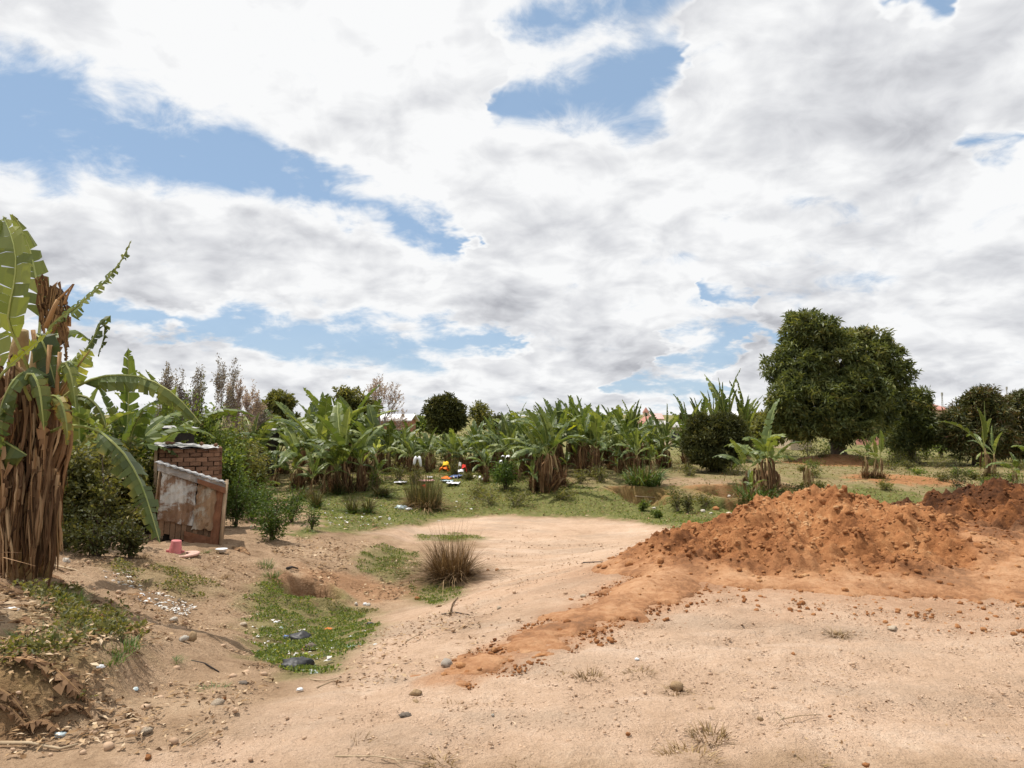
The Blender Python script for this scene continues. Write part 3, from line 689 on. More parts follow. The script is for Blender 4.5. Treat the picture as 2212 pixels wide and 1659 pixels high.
# ---------------------------------------------------------------- banana plants
def resample(pts, n):
    pts = np.asarray(pts, float); m = len(pts); t = np.arange(m); tt = np.linspace(0, m - 1, n * 4)
    # Catmull-Rom through the points, then even spacing
    i = np.clip(tt.astype(int), 0, m - 2); f = (tt - i)[:, None]
    p0 = pts[np.maximum(i - 1, 0)]; p1 = pts[i]; p2 = pts[i + 1]; p3 = pts[np.minimum(i + 2, m - 1)]
    c = .5 * (2 * p1 + (p2 - p0) * f + (2 * p0 - 5 * p1 + 4 * p2 - p3) * f ** 2 + (3 * p1 - p0 - 3 * p2 + p3) * f ** 3)
    s = np.concatenate([[0], np.cumsum(np.linalg.norm(np.diff(c, axis=0), axis=1))]); u = np.linspace(0, s[-1], n)
    return np.stack([np.interp(u, s, c[:, k]) for k in range(3)], 1)
def leaf_mesh(name, pts, W, t0=.2, tear=.5, fold=.35, sag=.5, seed=0, mats=None, up=(0, 0, 1), rib=.018, step=(.018, .125), jag=.16, sides=(1, 1), tint0=.4, gapw=.35, edge=.0):
    """one banana leaf along a midrib curve: torn blade strips either side of the rib"""
    g = np.random.default_rng(seed); n = 36; c = resample(pts, n)
    T = nrm(np.gradient(c, axis=0)); u = np.asarray(up, float)
    B = nrm(np.cross(T, u + 1e-3)); 
    for i in range(1, n):
        if B[i] @ B[i - 1] < 0: B[i] = -B[i]
    Nn = np.cross(B, T); Nn[(Nn @ u).sum() < 0] *= 1
    tl = np.linspace(0, 1, n)
    def ev(arr, t): return np.array([np.interp(t, tl, arr[:, k]) for k in range(3)])
    V, Fc, mi, ti = [], [], [], []
    for si, sg in enumerate((1, -1)):
        w_side = W * sides[si]
        if w_side <= 0: continue
        t = t0; loose = 0.0
        while t < .985:
            te = min(t + g.uniform(*step), 1.0); torn = g.random() < tear
            loose = g.normal(0, .35) if torn else loose * .7
            gap = gapw * g.random() ** 1.6 * 1.3 if torn else .02
            tn = float(np.clip(tint0 + g.normal(0, .16), 0, 1)); b0 = len(V)
            lw = 1 - jag * g.random()
            for j, tt in enumerate((t, te)):
                s = (tt - t0) / (1 - t0); sh = min(1, (s / .12 + .06) ** .6) * max(0.0, 1 - s ** 3.2) ** .75
                w = w_side * sh * lw
                p, bb, nn, tg = ev(c, tt), ev(B, tt), ev(Nn, tt), ev(T, tt)
                skew = .22 * w + ((gap if j == 0 else -gap) * (te - t) * .9) * np.linalg.norm(c[-1] - c[0])
                th = fold + loose * .5; d1 = bb * sg * math.cos(th) + nn * math.sin(th)
                th2 = fold - sag - abs(loose) * .8 * (1 if sag > 0 else .3); d2 = bb * sg * math.cos(th2) + nn * math.sin(th2)
                V += [p, p + d1 * w * .5 + tg * skew * .4, p + d1 * w * .5 + d2 * w * .5 + tg * skew + g.normal(0, .012, 3)]
                ti += [tn, tn, min(1, tn + edge * g.random())]
            q = [[b0, b0 + 3, b0 + 4, b0 + 1], [b0 + 1, b0 + 4, b0 + 5, b0 + 2]]
            Fc += q if sg > 0 else [x[::-1] for x in q]; mi += [0, 0]
            t = te
    mb = MB(); mb.tube(c[::3] if (n - 1) % 3 == 0 else list(c[::3]) + [c[-1]], list(np.linspace(rib, rib * .2, len(c[::3]) + (0 if (n - 1) % 3 == 0 else 1))), 5)
    b0 = len(V); V += mb.v; Fc += [[i + b0 for i in f] for f in mb.f]; mi += [1] * len(mb.f); ti += [.5] * len(mb.v)
    return mesh_np(name, V, Fc, list(mats or (M_BAN, M_RIB)), mi, attrs={'tint': ti})
def strands(name, pts, W, n, seed, mats=None, tint0=.45, segs=7, end=1.0):
    """a dead leaf hanging as a bundle of curled ribbons along a curve"""
    g = np.random.default_rng(seed); c = resample(pts, 24); T = nrm(np.gradient(c, axis=0)); tl = np.linspace(0, 1, 24)
    side = nrm(np.cross(T, np.array((.35, 1.0, .15)))); oth = np.cross(T, side); Ls = np.linalg.norm(np.diff(c, axis=0), axis=1).sum()
    V, Fc, ti, mi = [], [], [], []
    for k in range(n):
        s0, e0 = g.uniform(0, .3), g.uniform(.62, 1.0) * end; a0 = g.uniform(0, 6.28); tw = g.normal(0, 1.6); o1, o2 = g.uniform(-1, 1, 2) * W; w = W * g.uniform(.25, .95); tn = float(np.clip(tint0 + g.normal(0, .26), 0, 1)); ph = g.uniform(0, 6.28); b0 = len(V)
        for j in range(segs + 1):
            q = j / segs; t = s0 + (e0 - s0) * q; p = np.array([np.interp(t, tl, c[:, i]) for i in range(3)]); sv = np.array([np.interp(t, tl, side[:, i]) for i in range(3)]); ov = np.array([np.interp(t, tl, oth[:, i]) for i in range(3)])
            gq = .25 + .75 * q ** .7; p = p + sv * (o1 * gq + .18 * W * math.sin(q * 4 + ph)) + ov * o2 * gq + g.normal(0, .004, 3)
            a = a0 + tw * q; d = sv * math.cos(a) + ov * math.sin(a); nn = -sv * math.sin(a) + ov * math.cos(a); ww = w * (1 - .75 * q ** 2.2) * g.uniform(.75, 1.15)
            V += [p - d * ww * .5, p + nn * ww * .3, p + d * ww * .5]; ti += [tn] * 3
        for j in range(segs):
            b = b0 + j * 3; Fc += [[b, b + 1, b + 4, b + 3], [b + 1, b + 2, b + 5, b + 4]]; mi += [0, 0]
    mb = MB(); mb.tube(c[::4], list(np.linspace(.011, .004, len(c[::4]))), 4); b0 = len(V); V += mb.v; Fc += [[i + b0 for i in f] for f in mb.f]; mi += [1] * len(mb.f); ti += [.5] * len(mb.v)
    return mesh_np(name, V, Fc, list(mats or (M_DRYLEAF, M_DRYRIB)), mi, attrs={'tint': ti})
def arch(e0, bend, L, n=7, sway=0.0):
    """midrib curve in the XZ plane"""
    p = [np.zeros(3)]; ds = L / (n - 1)
    for i in range(n - 1):
        e = R(e0 - bend * ((i + .5) / (n - 1)) ** 1.4); p.append(p[-1] + ds * np.array((math.cos(e), sway * math.sin(i * .6), math.sin(e))))
    return p
GREEN = []      # (mesh, kind)  unit: about 1.7 m leaves
for k, (e0, bd, L, W, fold, sag, tear) in enumerate([(86, 18, 1.5, .20, .7, .1, .35), (80, 35, 1.7, .25, .45, .3, .5), (74, 55, 1.8, .27, .4, .4, .6), (66, 75, 1.8, .28, .3, .6, .6), (58, 95, 1.75, .27, .25, .7, .7),
                                                     (48, 95, 1.6, .26, .15, .8, .7), (82, 28, 1.9, .17, .2, .7, .85), (70, 60, 1.6, .22, .1, .9, .9), (78, 20, 1.35, .24, .8, .0, .3), (60, 60, 1.7, .25, .5, .3, .5),
                                                     (87, 12, 1.7, .13, 1.1, -.2, .5), (40, 80, 1.5, .25, .1, .9, .8)]):
    GREEN.append(leaf_mesh('leaf', arch(e0, bd, L), W, .17, tear, fold, sag, 100 + k, rib=.02))
DRY = []
for k in range(7):
    e0 = (10, -20, -45, 25, -35, 0, -55)[k]; L = (1.2, 1.05, 1.3, .9, 1.2, 1.4, .95)[k]
    DRY.append(strands('dry_leaf', [(.03, 0, 0), (.10 + .02 * (k % 3), 0, .05 - .02 * k), (.15 + .015 * k, .02, -.2), (.15 + .012 * k, .03, -.2 - L * .4), (.12 + .015 * k, .0, -.1 - L * .85)], .055 + .01 * (k % 3), 9, 200 + k))
STEMS = []
for k in range(4):
    mb = MB(); rr = random.Random(300 + k); lx, ly = rr.uniform(-.12, .12), rr.uniform(-.08, .08)
    pts = [(lx * q * q, ly * q * q, -.08 + 1.58 * q) for q in (0, .1, .3, .55, .8, 1)]
    mb.tube(pts, [.105, .088, .078, .07, .06, .04], 9)
    for j in range(7):   # loose sheath ends
        z = rr.uniform(.25, 1.35); a = rr.uniform(0, 6.28); q = (z + .08) / 1.58
        p = Vector((lx * q * q + math.cos(a) * .085, ly * q * q + math.sin(a) * .085, z)); o_ = Vector((math.cos(a), math.sin(a), 0)); s_ = Vector((-math.sin(a), math.cos(a), 0)) * .05
        L = rr.uniform(.25, .5)
        mb.add([p - s_, p + s_, p + o_ * .07 + s_ * .8 - Vector((0, 0, L * .6)), p + o_ * .07 - s_ * .8 - Vector((0, 0, L * .6)), p + o_ * .03 - Vector((0, 0, L))], [[0, 1, 2, 3], [3, 2, 4]])
    STEMS.append((mb.mesh('pseudostem', M_STEM, True), (lx, ly, 1.5)))
def recolour(me, m0, m1=None):
    c = me.copy(); c.materials[0] = m0
    if m1: c.materials[1] = m1
    return c
GREEN_DULL = [recolour(m_, M_BANDULL) for m_ in GREEN]
YELLOW = [recolour(GREEN[i], M_BANYEL, M_RIB) for i in (1, 3, 5)]
SKIRT = [blades_mesh('dead_leaf_skirt', 85, .95, .42, .65, .055, M_DRYLEAF, 330 + k, segs=4, root_r=.20, droop=.9, hvar=.65) for k in range(4)]
FOOT = [blades_mesh('foot_grass', 60, .45, .35, .8, .022, M_SEDGE, 340 + k, segs=3, root_r=.35, droop=.5, hvar=.6) for k in range(3)]
def banana(base, height, label, group=None, seed=0, ngreen=8, ndry=7, wind=.5, stemscale=1.0, yellow=0, young=False, lean=0.0, dull=False, name='banana_plant', spiky=0.0, stemf=.84, leafs=1.1, skirt=True):
    """height: ground to the tip of the top leaves"""
    rr = random.Random(seed * 7 + 1); s = height / (1.5 * stemf + 1.45 * leafs)
    root = empty(name, base, 0.0, 1.0); tag(root, label, 'banana plant', group)
    root.rotation_euler = (rr.uniform(-.08, .08), -lean - rr.uniform(-.10, .12), 0)
    sm, top = STEMS[rr.randrange(4)]; rz = rr.uniform(0, 6.28)
    st = obj('pseudostem', sm, root, rot=(0, 0, rz), scale=(s * stemscale, s * stemscale, s * stemf))
    c, si = math.cos(rz), math.sin(rz); tp = Vector(((top[0] * c - top[1] * si) * s, (top[0] * si + top[1] * c) * s, top[2] * s * stemf))
    lib = GREEN_DULL if dull else GREEN
    for i in range(ngreen):
        q = i / max(1, ngreen - 1)
        if rr.random() < spiky: k = rr.choice((6, 10, 10, 0))
        else: k = rr.choice(((0, 1, 8), (1, 2, 9), (2, 3, 9), (3, 4, 7), (4, 5, 11), (5, 11, 4))[min(5, int(q * 6))])
        a = i * 2.4 + rz + rr.uniform(-.4, .4)
        if rr.random() < wind: a = math.pi + rr.gauss(0, .75)
        sc = s * leafs * rr.uniform(.78, 1.12)
        o = obj('leaf', (GREEN_DULL if rr.random() < .28 else lib)[k], root, loc=tp - Vector((0, 0, .10 * s * q)), rot=(rr.uniform(-.25, .25), rr.uniform(-.15, .3), a), scale=(sc, sc * rr.uniform(.6, 1.05), sc))
    for i in range(yellow):
        o = obj('leaf', YELLOW[i % 3], root, loc=tp - Vector((0, 0, .1 * s)), rot=(0, .5, rr.uniform(0, 6.28)), scale=s * .8); o['label'] = 'yellowing leaf'
    if skirt and ndry >= 3:
        obj('dead_leaf_skirt', SKIRT[rr.randrange(4)], root, rot=(0, 0, rr.uniform(0, 6.28)), scale=s * rr.uniform(.7, 1.15) * min(1.2, .6 + ndry * .06))
        obj('foot_grass', FOOT[rr.randrange(3)], root, rot=(0, 0, rr.uniform(0, 6.28)), scale=s * rr.uniform(.7, 1.2))
    for i in range(ndry):
        a = i * 2.4 + rr.uniform(-.5, .5); sc = s * stemf * rr.uniform(.75, 1.15)
        obj('dry_leaf', DRY[rr.randrange(7)], root, loc=tp * rr.uniform(.72, 1.0), rot=(0, 0, a), scale=sc)
    return root
def topz(px, py, Y): return at(px, py, Y)[2]
# ---------------------------------------------------------------- the tall banana plant at the left edge
def near_banana():
    Y0 = 7.5
    b = at(24, 560, Y0); base = np.array((b[0], Y0, gz(b[0], Y0)))
    root = empty('banana_plant', base); tag(root, 'tall ragged banana plant with brown hanging leaves at the left edge of the picture', 'banana plant')
    def W(px, py, dY=0.0): return at(px, py, Y0 + dY) - base
    def stem(pts, rad, mat=M_STEM):
        mb = MB(); mb.tube(pts, rad, 12); mb.build('pseudostem', mat, root, smooth=True)
    stem([W(20, 590) * (1, 1, 1) * 1 + np.array((0, 0, -.1)), W(24, 530), W(30, 470), W(36, 410), W(40, 360), W(40, 335)], [.12, .12, .115, .10, .085, .06])
    stem([W(-4, 590, .3), W(4, 500, .3), W(8, 420, .3), W(20, 350, .25), W(22, 330, .2)], [.11, .11, .10, .09, .06])
    stem([W(44, 585, .2), W(46, 500, .15), W(50, 440, .1), W(60, 400, 0), W(72, 372, -.1)], [.07, .07, .07, .06, .05])
    G1, D1 = (M_BAN, M_RIB), (M_BANDULL, M_RIB)
    def lf(pts, hw, t0, tear, fold, sag, seed, mats=G1, **k):
        up = k.pop('up', (0, -.6, .8))
        P = [W(p[0], p[1], p[2] if len(p) > 2 else 0) for p in pts]
        return obj(k.pop('name', 'leaf'), leaf_mesh('leaf', P, hw / 100 * 1.0, t0, tear, fold, sag, seed, mats, up=up, **k), root)
    # px, py, depth offset along each midrib
    lf([(30, 372, 0), (18, 345, -.15), (8, 318, -.3), (13, 290, -.35), (16, 262, -.35), (12, 238, -.3), (3, 216, -.2)], 19, .22, .55, .25, .2, 1, up=(.1, -1, .1), tint0=.35)
    lf([(36, 360, .1), (40, 320, .3), (37, 285, .4), (30, 250, .45), (20, 226, .4), (12, 214, .3)], 15, .3, .4, .1, .3, 2, up=(.6, -.6, .4), tint0=.3)
    lf([(44, 350, 0), (47, 332, 0), (60, 318, 0), (74, 309, -.05), (92, 294, -.1), (109, 277, -.1), (121, 261, -.15), (131, 241, -.2)], 15, .2, .95, .15, .5, 3, up=(-.55, -.7, .5), step=(.02, .04), gapw=.6, jag=.5, tint0=.4)
    lf([(52, 405, 0), (65, 382, 0), (82, 356, 0), (94, 338, 0), (101, 321, .05), (105, 322, .15), (104, 338, .2), (98, 356, .2)], 11, .3, .9, .1, .8, 4, D1, up=(-.5, -.6, .5), step=(.02, .05), jag=.45, gapw=.7, tint0=.2)
    lf([(55, 402, -.2), (66, 384, -.25), (78, 366, -.3), (90, 350, -.3)], 15, .35, .6, .1, .4, 5, (M_BAN, M_DRYRIB), up=(.4, -.8, .2), tint0=.7)
    lf([(46, 420, -.1), (58, 404, -.15), (73, 389, -.2), (96, 378, -.25), (120, 375, -.3), (145, 378, -.3), (170, 391, -.3), (188, 408, -.3), (201, 424, -.3)], 19, .30, .55, -.75, .6, 6, up=(0, -.25, 1), tint0=.45, step=(.02, .05), gapw=.2, edge=.3)
    lf([(48, 433, -.3), (60, 428, -.35), (75, 425.5, -.4), (95, 429, -.45), (109, 439, -.5), (125, 455, -.5), (137, 475, -.5), (146, 497, -.5), (153, 519, -.5), (160, 543, -.5)], 31, .34, .6, -.45, .4, 7, D1, up=(.75, -.5, .6), tint0=.35, step=(.02, .05), edge=.8, sides=(.55, 1.15), jag=.3)
    lf([(-20, 430, -.4), (-6, 436, -.5), (10, 445, -.5), (27, 455, -.5)], 34, .1, .35, -.7, .6, 8, D1, up=(0, -.5, .8), tint0=.3, edge=.7, sides=(1, .4))
    lf([(30, 350, -.2), (36, 335, -.3), (44, 345, -.35), (51, 368, -.35), (57, 390, -.35)], 13, .25, .25, .1, .2, 9, D1, up=(.3, -1, .1), tint0=.05, step=(.08, .14))
    lf([(-8, 392, -.4), (2, 374, -.45), (24, 354, -.5), (38, 342, -.5), (52, 329, -.5)], 6.5, .35, .1, .5, .1, 10, (M_BANYEL, M_RIB), up=(-.3, -1, .2), tint0=.3)
    lf([(38, 372, .2), (50, 340, .3), (60, 318, .3), (52, 300, .3), (44, 292, .3)], 10, .4, .8, 0, .6, 11, D1, up=(.4, -.6, .4), tint0=.6, jag=.5)
    lf([(10, 400, .3), (-4, 360, .4), (-14, 310, .5), (-12, 262, .5), (-2, 236, .45)], 20, .2, .5, .2, .3, 12, up=(.2, -1, .1), tint0=.5)
    lf([(0, 420, .5), (-25, 380, .6), (-60, 360, .7), (-95, 385, .7), (-115, 430, .7)], 17, .25, .6, 0, .7, 13, up=(0, -.3, 1))
    lf([(20, 380, .7), (45, 345, 1.2), (70, 330, 1.7), (95, 345, 2.1)], 17, .25, .6, 0, .7, 14, up=(0, -.3, 1), tint0=.3)
    # fresher leaves hanging out of the crown
    lf([(40, 385, -.3), (30, 372, -.45), (16, 378, -.6), (4, 398, -.65), (-2, 420, -.65)], 13, .2, .5, -.3, .6, 15, G1, up=(-.3, -.6, .7), tint0=.55)
    lf([(50, 392, -.2), (58, 372, -.35), (64, 362, -.45), (70, 372, -.5), (74, 392, -.5), (76, 410, -.5)], 11, .25, .5, -.3, .6, 16, G1, up=(.3, -.7, .6), tint0=.6)
    lf([(30, 400, -.4), (24, 385, -.55), (30, 372, -.6), (38, 384, -.65), (42, 408, -.65), (44, 430, -.62)], 12, .2, .5, -.2, .6, 17, D1, up=(.1, -1, .4), tint0=.5)
    lf([(44, 405, -.3), (52, 396, -.5), (60, 400, -.6), (66, 420, -.65), (68, 445, -.62)], 10, .2, .6, -.3, .6, 18, D1, up=(.3, -.8, .4), tint0=.8, edge=.5)
    lf([(20, 410, -.3), (10, 402, -.5), (0, 414, -.6), (-6, 440, -.6), (-8, 470, -.6)], 12, .2, .6, -.3, .6, 19, G1, up=(-.2, -.8, .4), tint0=.5)
    lf([(52, 410, .1), (66, 398, .1), (84, 396, .1), (98, 408, .1), (106, 428, .1)], 12, .3, .6, -.5, .6, 20, G1, up=(.2, -.4, .9), tint0=.6)
    # petioles snapped off or bare
    mb = MB()
    for P_, r_ in (([(55, 303), (66, 292), (73.5, 284), (66, 298), (64, 304)], .011), ([(45, 328), (54, 308), (58, 300)], .02), ([(48, 425), (47, 380), (50, 345)], .022), ([(56, 420), (57, 385), (60, 352)], .018),
                   ([(44, 440), (34, 405), (22, 372), (14, 366)], .016), ([(-5, 420), (12, 412), (30, 410)], .014), ([(41, 400), (37, 360), (33, 330)], .02)):
        mb.tube([W(p[0], p[1], -.35) for p in P_], r_, 6)
    mb.build('broken_petioles', M_DRYRIB, root, smooth=True)
    # brown skirts of dead leaves
    rr = random.Random(5)
    for k in range(50):
        x0 = rr.uniform(-8, 66); y0 = rr.uniform(350, 470) + max(0, x0 - 45) * .9; dy = rr.uniform(-.4, .35)
        L = rr.uniform(60, 165) * (1.0 if x0 < 50 else .7); x1 = x0 * .86 + rr.uniform(-7, 7); yb = min(y0 + L, 590 - max(0, x1 - 30) * .9)
        sw = rr.uniform(-3, 3)
        obj('dry_leaf', strands('dry_leaf', [W(*p) for p in ((x0 * .8 + 6, y0 + 14, dy * .5), (x0, y0, dy), (x0 + sw * .5 + 2, y0 + (yb - y0) * .3, dy * 1.2), (x1 + sw * .6, y0 + (yb - y0) * .65, dy * 1.3), (x1, yb, dy * 1.3))], rr.uniform(.05, .12), rr.choice((5, 7, 9)), 600 + k, tint0=rr.uniform(.1, .8)), root)
    for k in range(12):
        x0, y0 = rr.uniform(38, 68), rr.uniform(285, 335)
        lf([(46, 350, .1), (x0 - 6, y0 - 8, .1), (x0, y0, .1), (x0 + rr.uniform(-2, 8), y0 + rr.uniform(20, 42), .1)], rr.uniform(3, 6), .2, .9, 0, .8, 660 + k, (M_DRYLEAF, M_DRYRIB), name='dry_leaf', up=(.2, -1, .2), jag=.6, rib=.008, gapw=.9, tint0=rr.uniform(.1, .6))
    for k in range(30):   # broad dead blades between the ribbons
        x0 = rr.uniform(-4, 62); y0 = rr.uniform(365, 480); yb = y0 + rr.uniform(50, 110); dY = rr.uniform(-.55, -.1)
        lf([(x0 + 4, y0 - 6, dY * .6), (x0 + rr.uniform(-4, 6), y0 + 8, dY), (x0 * .95 + rr.uniform(-3, 3), (y0 + yb) / 2, dY), (x0 * .88 + rr.uniform(-5, 5), yb, dY)], rr.uniform(5, 10), .1, .35, -.5, .9, 720 + k, (M_DRYLEAF, M_DRYRIB), name='dry_leaf', up=(rr.uniform(-1, 1), -1, .1), jag=.6, rib=.007, step=(.06, .16), gapw=.25, tint0=rr.uniform(.05, .75))
    for k in range(22):   # loose strips trailing to the ground
        x0 = rr.uniform(2, 60); Wq = lambda L_: [W(*p) for p in L_]; obj('dry_leaf', strands('dry_leaf', Wq([(x0, 470 + rr.uniform(-40, 30), -.4), (x0 - 3, 520, -.45), (x0 - rr.uniform(0, 8), 560, -.4), (x0 - rr.uniform(2, 10), rr.uniform(578, 604) - x0 * .25, -.35)]), .07, 9, 690 + k, tint0=rr.uniform(.3, .7)), root)
near_banana()

# ---------------------------------------------------------------- banana plants of the middle distance
def bp(px, pyb, pyt, label, Y=None, group=None, seed=0, **k):
    q = G(px, pyb) if Y is None else np.array((at(px, 425, Y)[0], Y, 0.0)); q[2] = gz(q[0], q[1])
    return banana(q, topz(px, pyt, q[1]) - q[2], label, group, seed, **k)
bp(258, 482, 404, 'banana plant with one broad bright yellow green leaf hanging beside its stem', seed=1, ngreen=7, ndry=5, wind=.12, stemf=.68, leafs=1.28, yellow=1)
bp(274, 486, 436, 'short banana sucker beside the plant with the yellow leaf', seed=2, ngreen=5, ndry=3, stemf=.68, leafs=1.28)
bp(298, 489, 416, 'banana plant with arching leaves, left of the thick dark clump', seed=3, ngreen=7, ndry=6, wind=.12, stemf=.68, leafs=1.28)
bp(290, 490, 440, 'low banana sucker at the foot of the left arching plant', seed=4, ngreen=5, ndry=2, wind=.12, stemf=.68, leafs=1.28)
bp(346, 493, 402, 'tallest banana plant of the thick clump with dark skirts', seed=5, ngreen=8, ndry=11, wind=.12, stemf=.68, leafs=1.28, yellow=1)
bp(361, 491, 414, 'banana plant on the right side of the thick clump with a yellow leaf', seed=6, ngreen=7, ndry=11, wind=.12, stemf=.68, leafs=1.28, yellow=1)
bp(334, 492, 430, 'short banana plant on the left side of the thick clump', seed=7, ngreen=6, ndry=9, wind=.12, stemf=.68, leafs=1.28)
for k, (u, t, Y, lb) in enumerate(((318, 398, 29, 'banana plant behind the clumps, left of the tallest tops'), (332, 383, 30, 'highest windblown banana top left of the bare pinkish tree'), (348, 388, 31, 'windblown banana top just right of the highest one'),
                                   (366, 402, 31, 'banana plant in front of the olive bush by the bare tree'), (382, 414, 33, 'dark skirted banana plant before the white roofed house'), (398, 420, 34, 'banana plant beside the white roofed house'),
                                   (240, 408, 27, 'banana plant among the weeds left of the yellow leaved plant'), (225, 418, 24, 'low banana plant in the weeds above the green bushes'))):
    bp(u, 470, t, lb, Y=Y, seed=20 + k, ngreen=9, ndry=8, wind=.25, stemf=.8, leafs=1.2)
for k, (u, t, Y, lb) in enumerate(((118, 367, 13.5, 'banana plant behind the near one, its leaves against the sky'), (140, 395, 15, 'banana plant in the leafy thicket above the dark shrub'), (158, 408, 17, 'banana plant over the roof of the brick hut'),
                                   (176, 372, 19, 'banana plant with a curved top leaf above the long arching leaf'), (196, 412, 20, 'banana plant in the weeds right of the brick hut'), (88, 385, 13, 'banana plant half hidden behind the near stem'))):
    bp(u, 480, t, lb, Y=Y, seed=40 + k, ngreen=8, ndry=3, wind=.2)
# brown clump in the middle
for k, (u, b, t, nd, lb) in enumerate(((536, 490, 415, 12, 'left stem of the brown skirted clump in the middle'), (548, 492, 404, 14, 'tallest stem of the brown skirted clump in the middle'), (560, 487, 412, 9, 'right stem of the brown skirted clump in the middle'))):
    bp(u, b, t, 'banana plant, ' + lb, seed=60 + k, ngreen=8, ndry=nd, wind=.5, lean=(-.05, .0, .08)[k])
# the plantation
TOPX = [395, 420, 450, 480, 505, 530, 560, 590, 615, 640, 665, 700]; TOPY = [420, 416, 420, 415, 407, 397, 390, 390, 396, 402, 414, 420]
rr = random.Random(77); cnt = 0
for row, (Y, n) in enumerate(((27.0, 14), (28.6, 19), (30.3, 20), (32.2, 20), (34.5, 20), (37.0, 18))):
    for i in range(n):
        u = 398 + (i + .5 + rr.uniform(-.42, .42)) * (296 / n)
        if row == 0 and (u < 440 or u > 660 or 525 < u < 570): continue
        if row < 2 and 395 < u < 482: continue
        if u > 660 and rr.random() < .6: continue
        Yi = Y + rr.uniform(-.6, .6); t = np.interp(u, TOPX, TOPY) + 5 + abs(rr.gauss(0, 11)) + (10 if row == 0 else 0)
        sec = 'left of the brown clump' if u < 525 else ('straight behind the brown clump' if u < 572 else 'right of the brown clump')
        bp(u, 470, t, 'banana plant in the %s row of the plantation, %s' % (('front', 'second', 'third', 'fourth', 'fifth', 'hindmost')[row], sec), Y=Yi, group='banana plantation', seed=100 + cnt, ngreen=rr.choice((7, 8, 9)), ndry=rr.choice((6, 8, 10)), wind=.5, spiky=.12, lean=.05, yellow=1 if rr.random() < .1 else 0)
        cnt += 1
for k, (u, t, Y, lb) in enumerate(((622, 408, 29, 'plantation plant standing apart with an upright folded leaf'), (634, 404, 30, 'plantation plant with a tall upright leaf left of the church spire'), (664, 410, 31, 'banana plant right of the church spire with one upright leaf'),
                                   (686, 400, 33, 'banana plant left of the dark round bush, leaf leaning over it'), (705, 398, 34, 'banana plant behind the left side of the dark round bush'))):
    bp(u, 470, t, lb, Y=Y, seed=240 + k, ngreen=6, ndry=4, wind=.4, spiky=.7)
for k, (u, t) in enumerate(((716, 390), (727, 384), (738, 392), (748, 402))):
    bp(u, 470, t, 'spiky banana top behind the dark round bush', Y=36.5, group='spiky tops behind the bush', seed=250 + k, ngreen=7, ndry=2, wind=.1, spiky=.95)
# clump of bare stems right of the bush
for k, (u, b, t, g_, lb) in enumerate(((750, 497, 436, 3, 'leftmost leaning stem of the clump beside the dug bank'), (760, 499, 418, 5, 'banana plant with broad leaves to the left in the clump beside the dug bank'), (770, 500, 405, 4, 'tallest banana plant of the clump beside the dug bank'),
                                       (776, 497, 424, 3, 'rightmost stem of the clump beside the dug bank'), (766, 495, 440, 2, 'short bare stem inside the clump beside the dug bank'))):
    bp(u, b, t, lb, seed=270 + k, ngreen=g_, ndry=8, wind=.3, stemscale=.9)
for k, (u, b, t, g_, lb) in enumerate(((805, 492, 432, 0, 'bare dead banana stem in front of the big mango'), (811, 490, 440, 0, 'shorter dead banana stem in front of the big mango'), (866, 478, 428, 2, 'banana stem with two drooping leaves under the big mango'),
                                       (874, 478, 433, 3, 'middle banana stem of the group right of the mango trunk'), (882, 479, 430, 2, 'right banana stem of the group right of the mango trunk'),
                                       (987, 480, 408, 5, 'banana plant with upright pale leaves before the rusty tree at right'), (994, 476, 426, 4, 'shorter banana plant beside the upright pale leaves at right'), (1016, 492, 444, 4, 'banana plant with hanging leaf at the right edge'),
                                       (1034, 492, 430, 4, 'banana plant cut by the right edge of the picture'))):
    bp(u, b, t, lb, seed=290 + k, ngreen=g_, ndry=3 if g_ else 2, wind=.25, stemscale=.8, spiky=.2)

# more plants that close the belt left of the plantation
for k, (u, b, t, lb) in enumerate(((244, 480, 412, 'banana plant just left of the one with the yellow leaf'), (312, 484, 408, 'banana plant between the arching one and the thick clump'), (326, 480, 398, 'banana plant right behind the left edge of the thick clump'), (372, 480, 408, 'banana plant right of the thick clump, beside the sapling'), (284, 474, 412, 'banana plant between the yellow leaf and the arching one'),
                                   (272, 468, 406, 'banana plant in front of the olive domed tree'), (300, 466, 398, 'banana plant whose top hides the edge of the domed tree'), (355, 468, 394, 'banana plant behind the right of the thick clump'), (388, 472, 420, 'low banana plant in front of the white roofed house'), (230, 474, 420, 'low banana plant right behind the feathery bushes'),
                                   (412, 466, 424, 'small banana plant at the left start of the plantation'), (338, 462, 392, 'banana plant with ragged top in the middle of the left belt'))):
    bp(u, b, t, lb, seed=700 + k, ngreen=7, ndry=7, wind=.25, yellow=1 if k in (3, 7) else 0, stemf=.72, leafs=1.25)

rr = random.Random(31)
for k in range(36):   # suckers between the stems
    u = 400 + k * 7.6 + rr.uniform(-4, 4); Yi = rr.uniform(26.3, 31)
    if 390 < u < 485: continue
    bp(u, 470, rr.uniform(437, 456), 'low banana sucker between the plantation stems, ' + ('left of the brown clump' if u < 525 else ('near the brown clump' if u < 572 else 'right of the brown clump')), Y=Yi, group='banana suckers in the plantation', seed=760 + k, ngreen=5, ndry=2, wind=.3, yellow=1 if k % 9 == 4 else 0)
for k, (u, b, t, lb) in enumerate(((252, 492, 452, 'sucker at the foot of the plant with the yellow leaf'), (310, 497, 452, 'sucker right of the left arching plant'), (324, 494, 448, 'sucker left of the thick clump'), (376, 490, 450, 'sucker right of the thick clump'), (262, 500, 462, 'sucker above the round feathery bush'), (533, 494, 455, 'sucker at the left foot of the brown clump'), (752, 503, 470, 'sucker in front of the bare stem clump'), (236, 490, 448, 'sucker behind the tall feathery bush'))):
    bp(u, b, t, 'low banana ' + lb, seed=810 + k, ngreen=6, ndry=3, wind=.2)

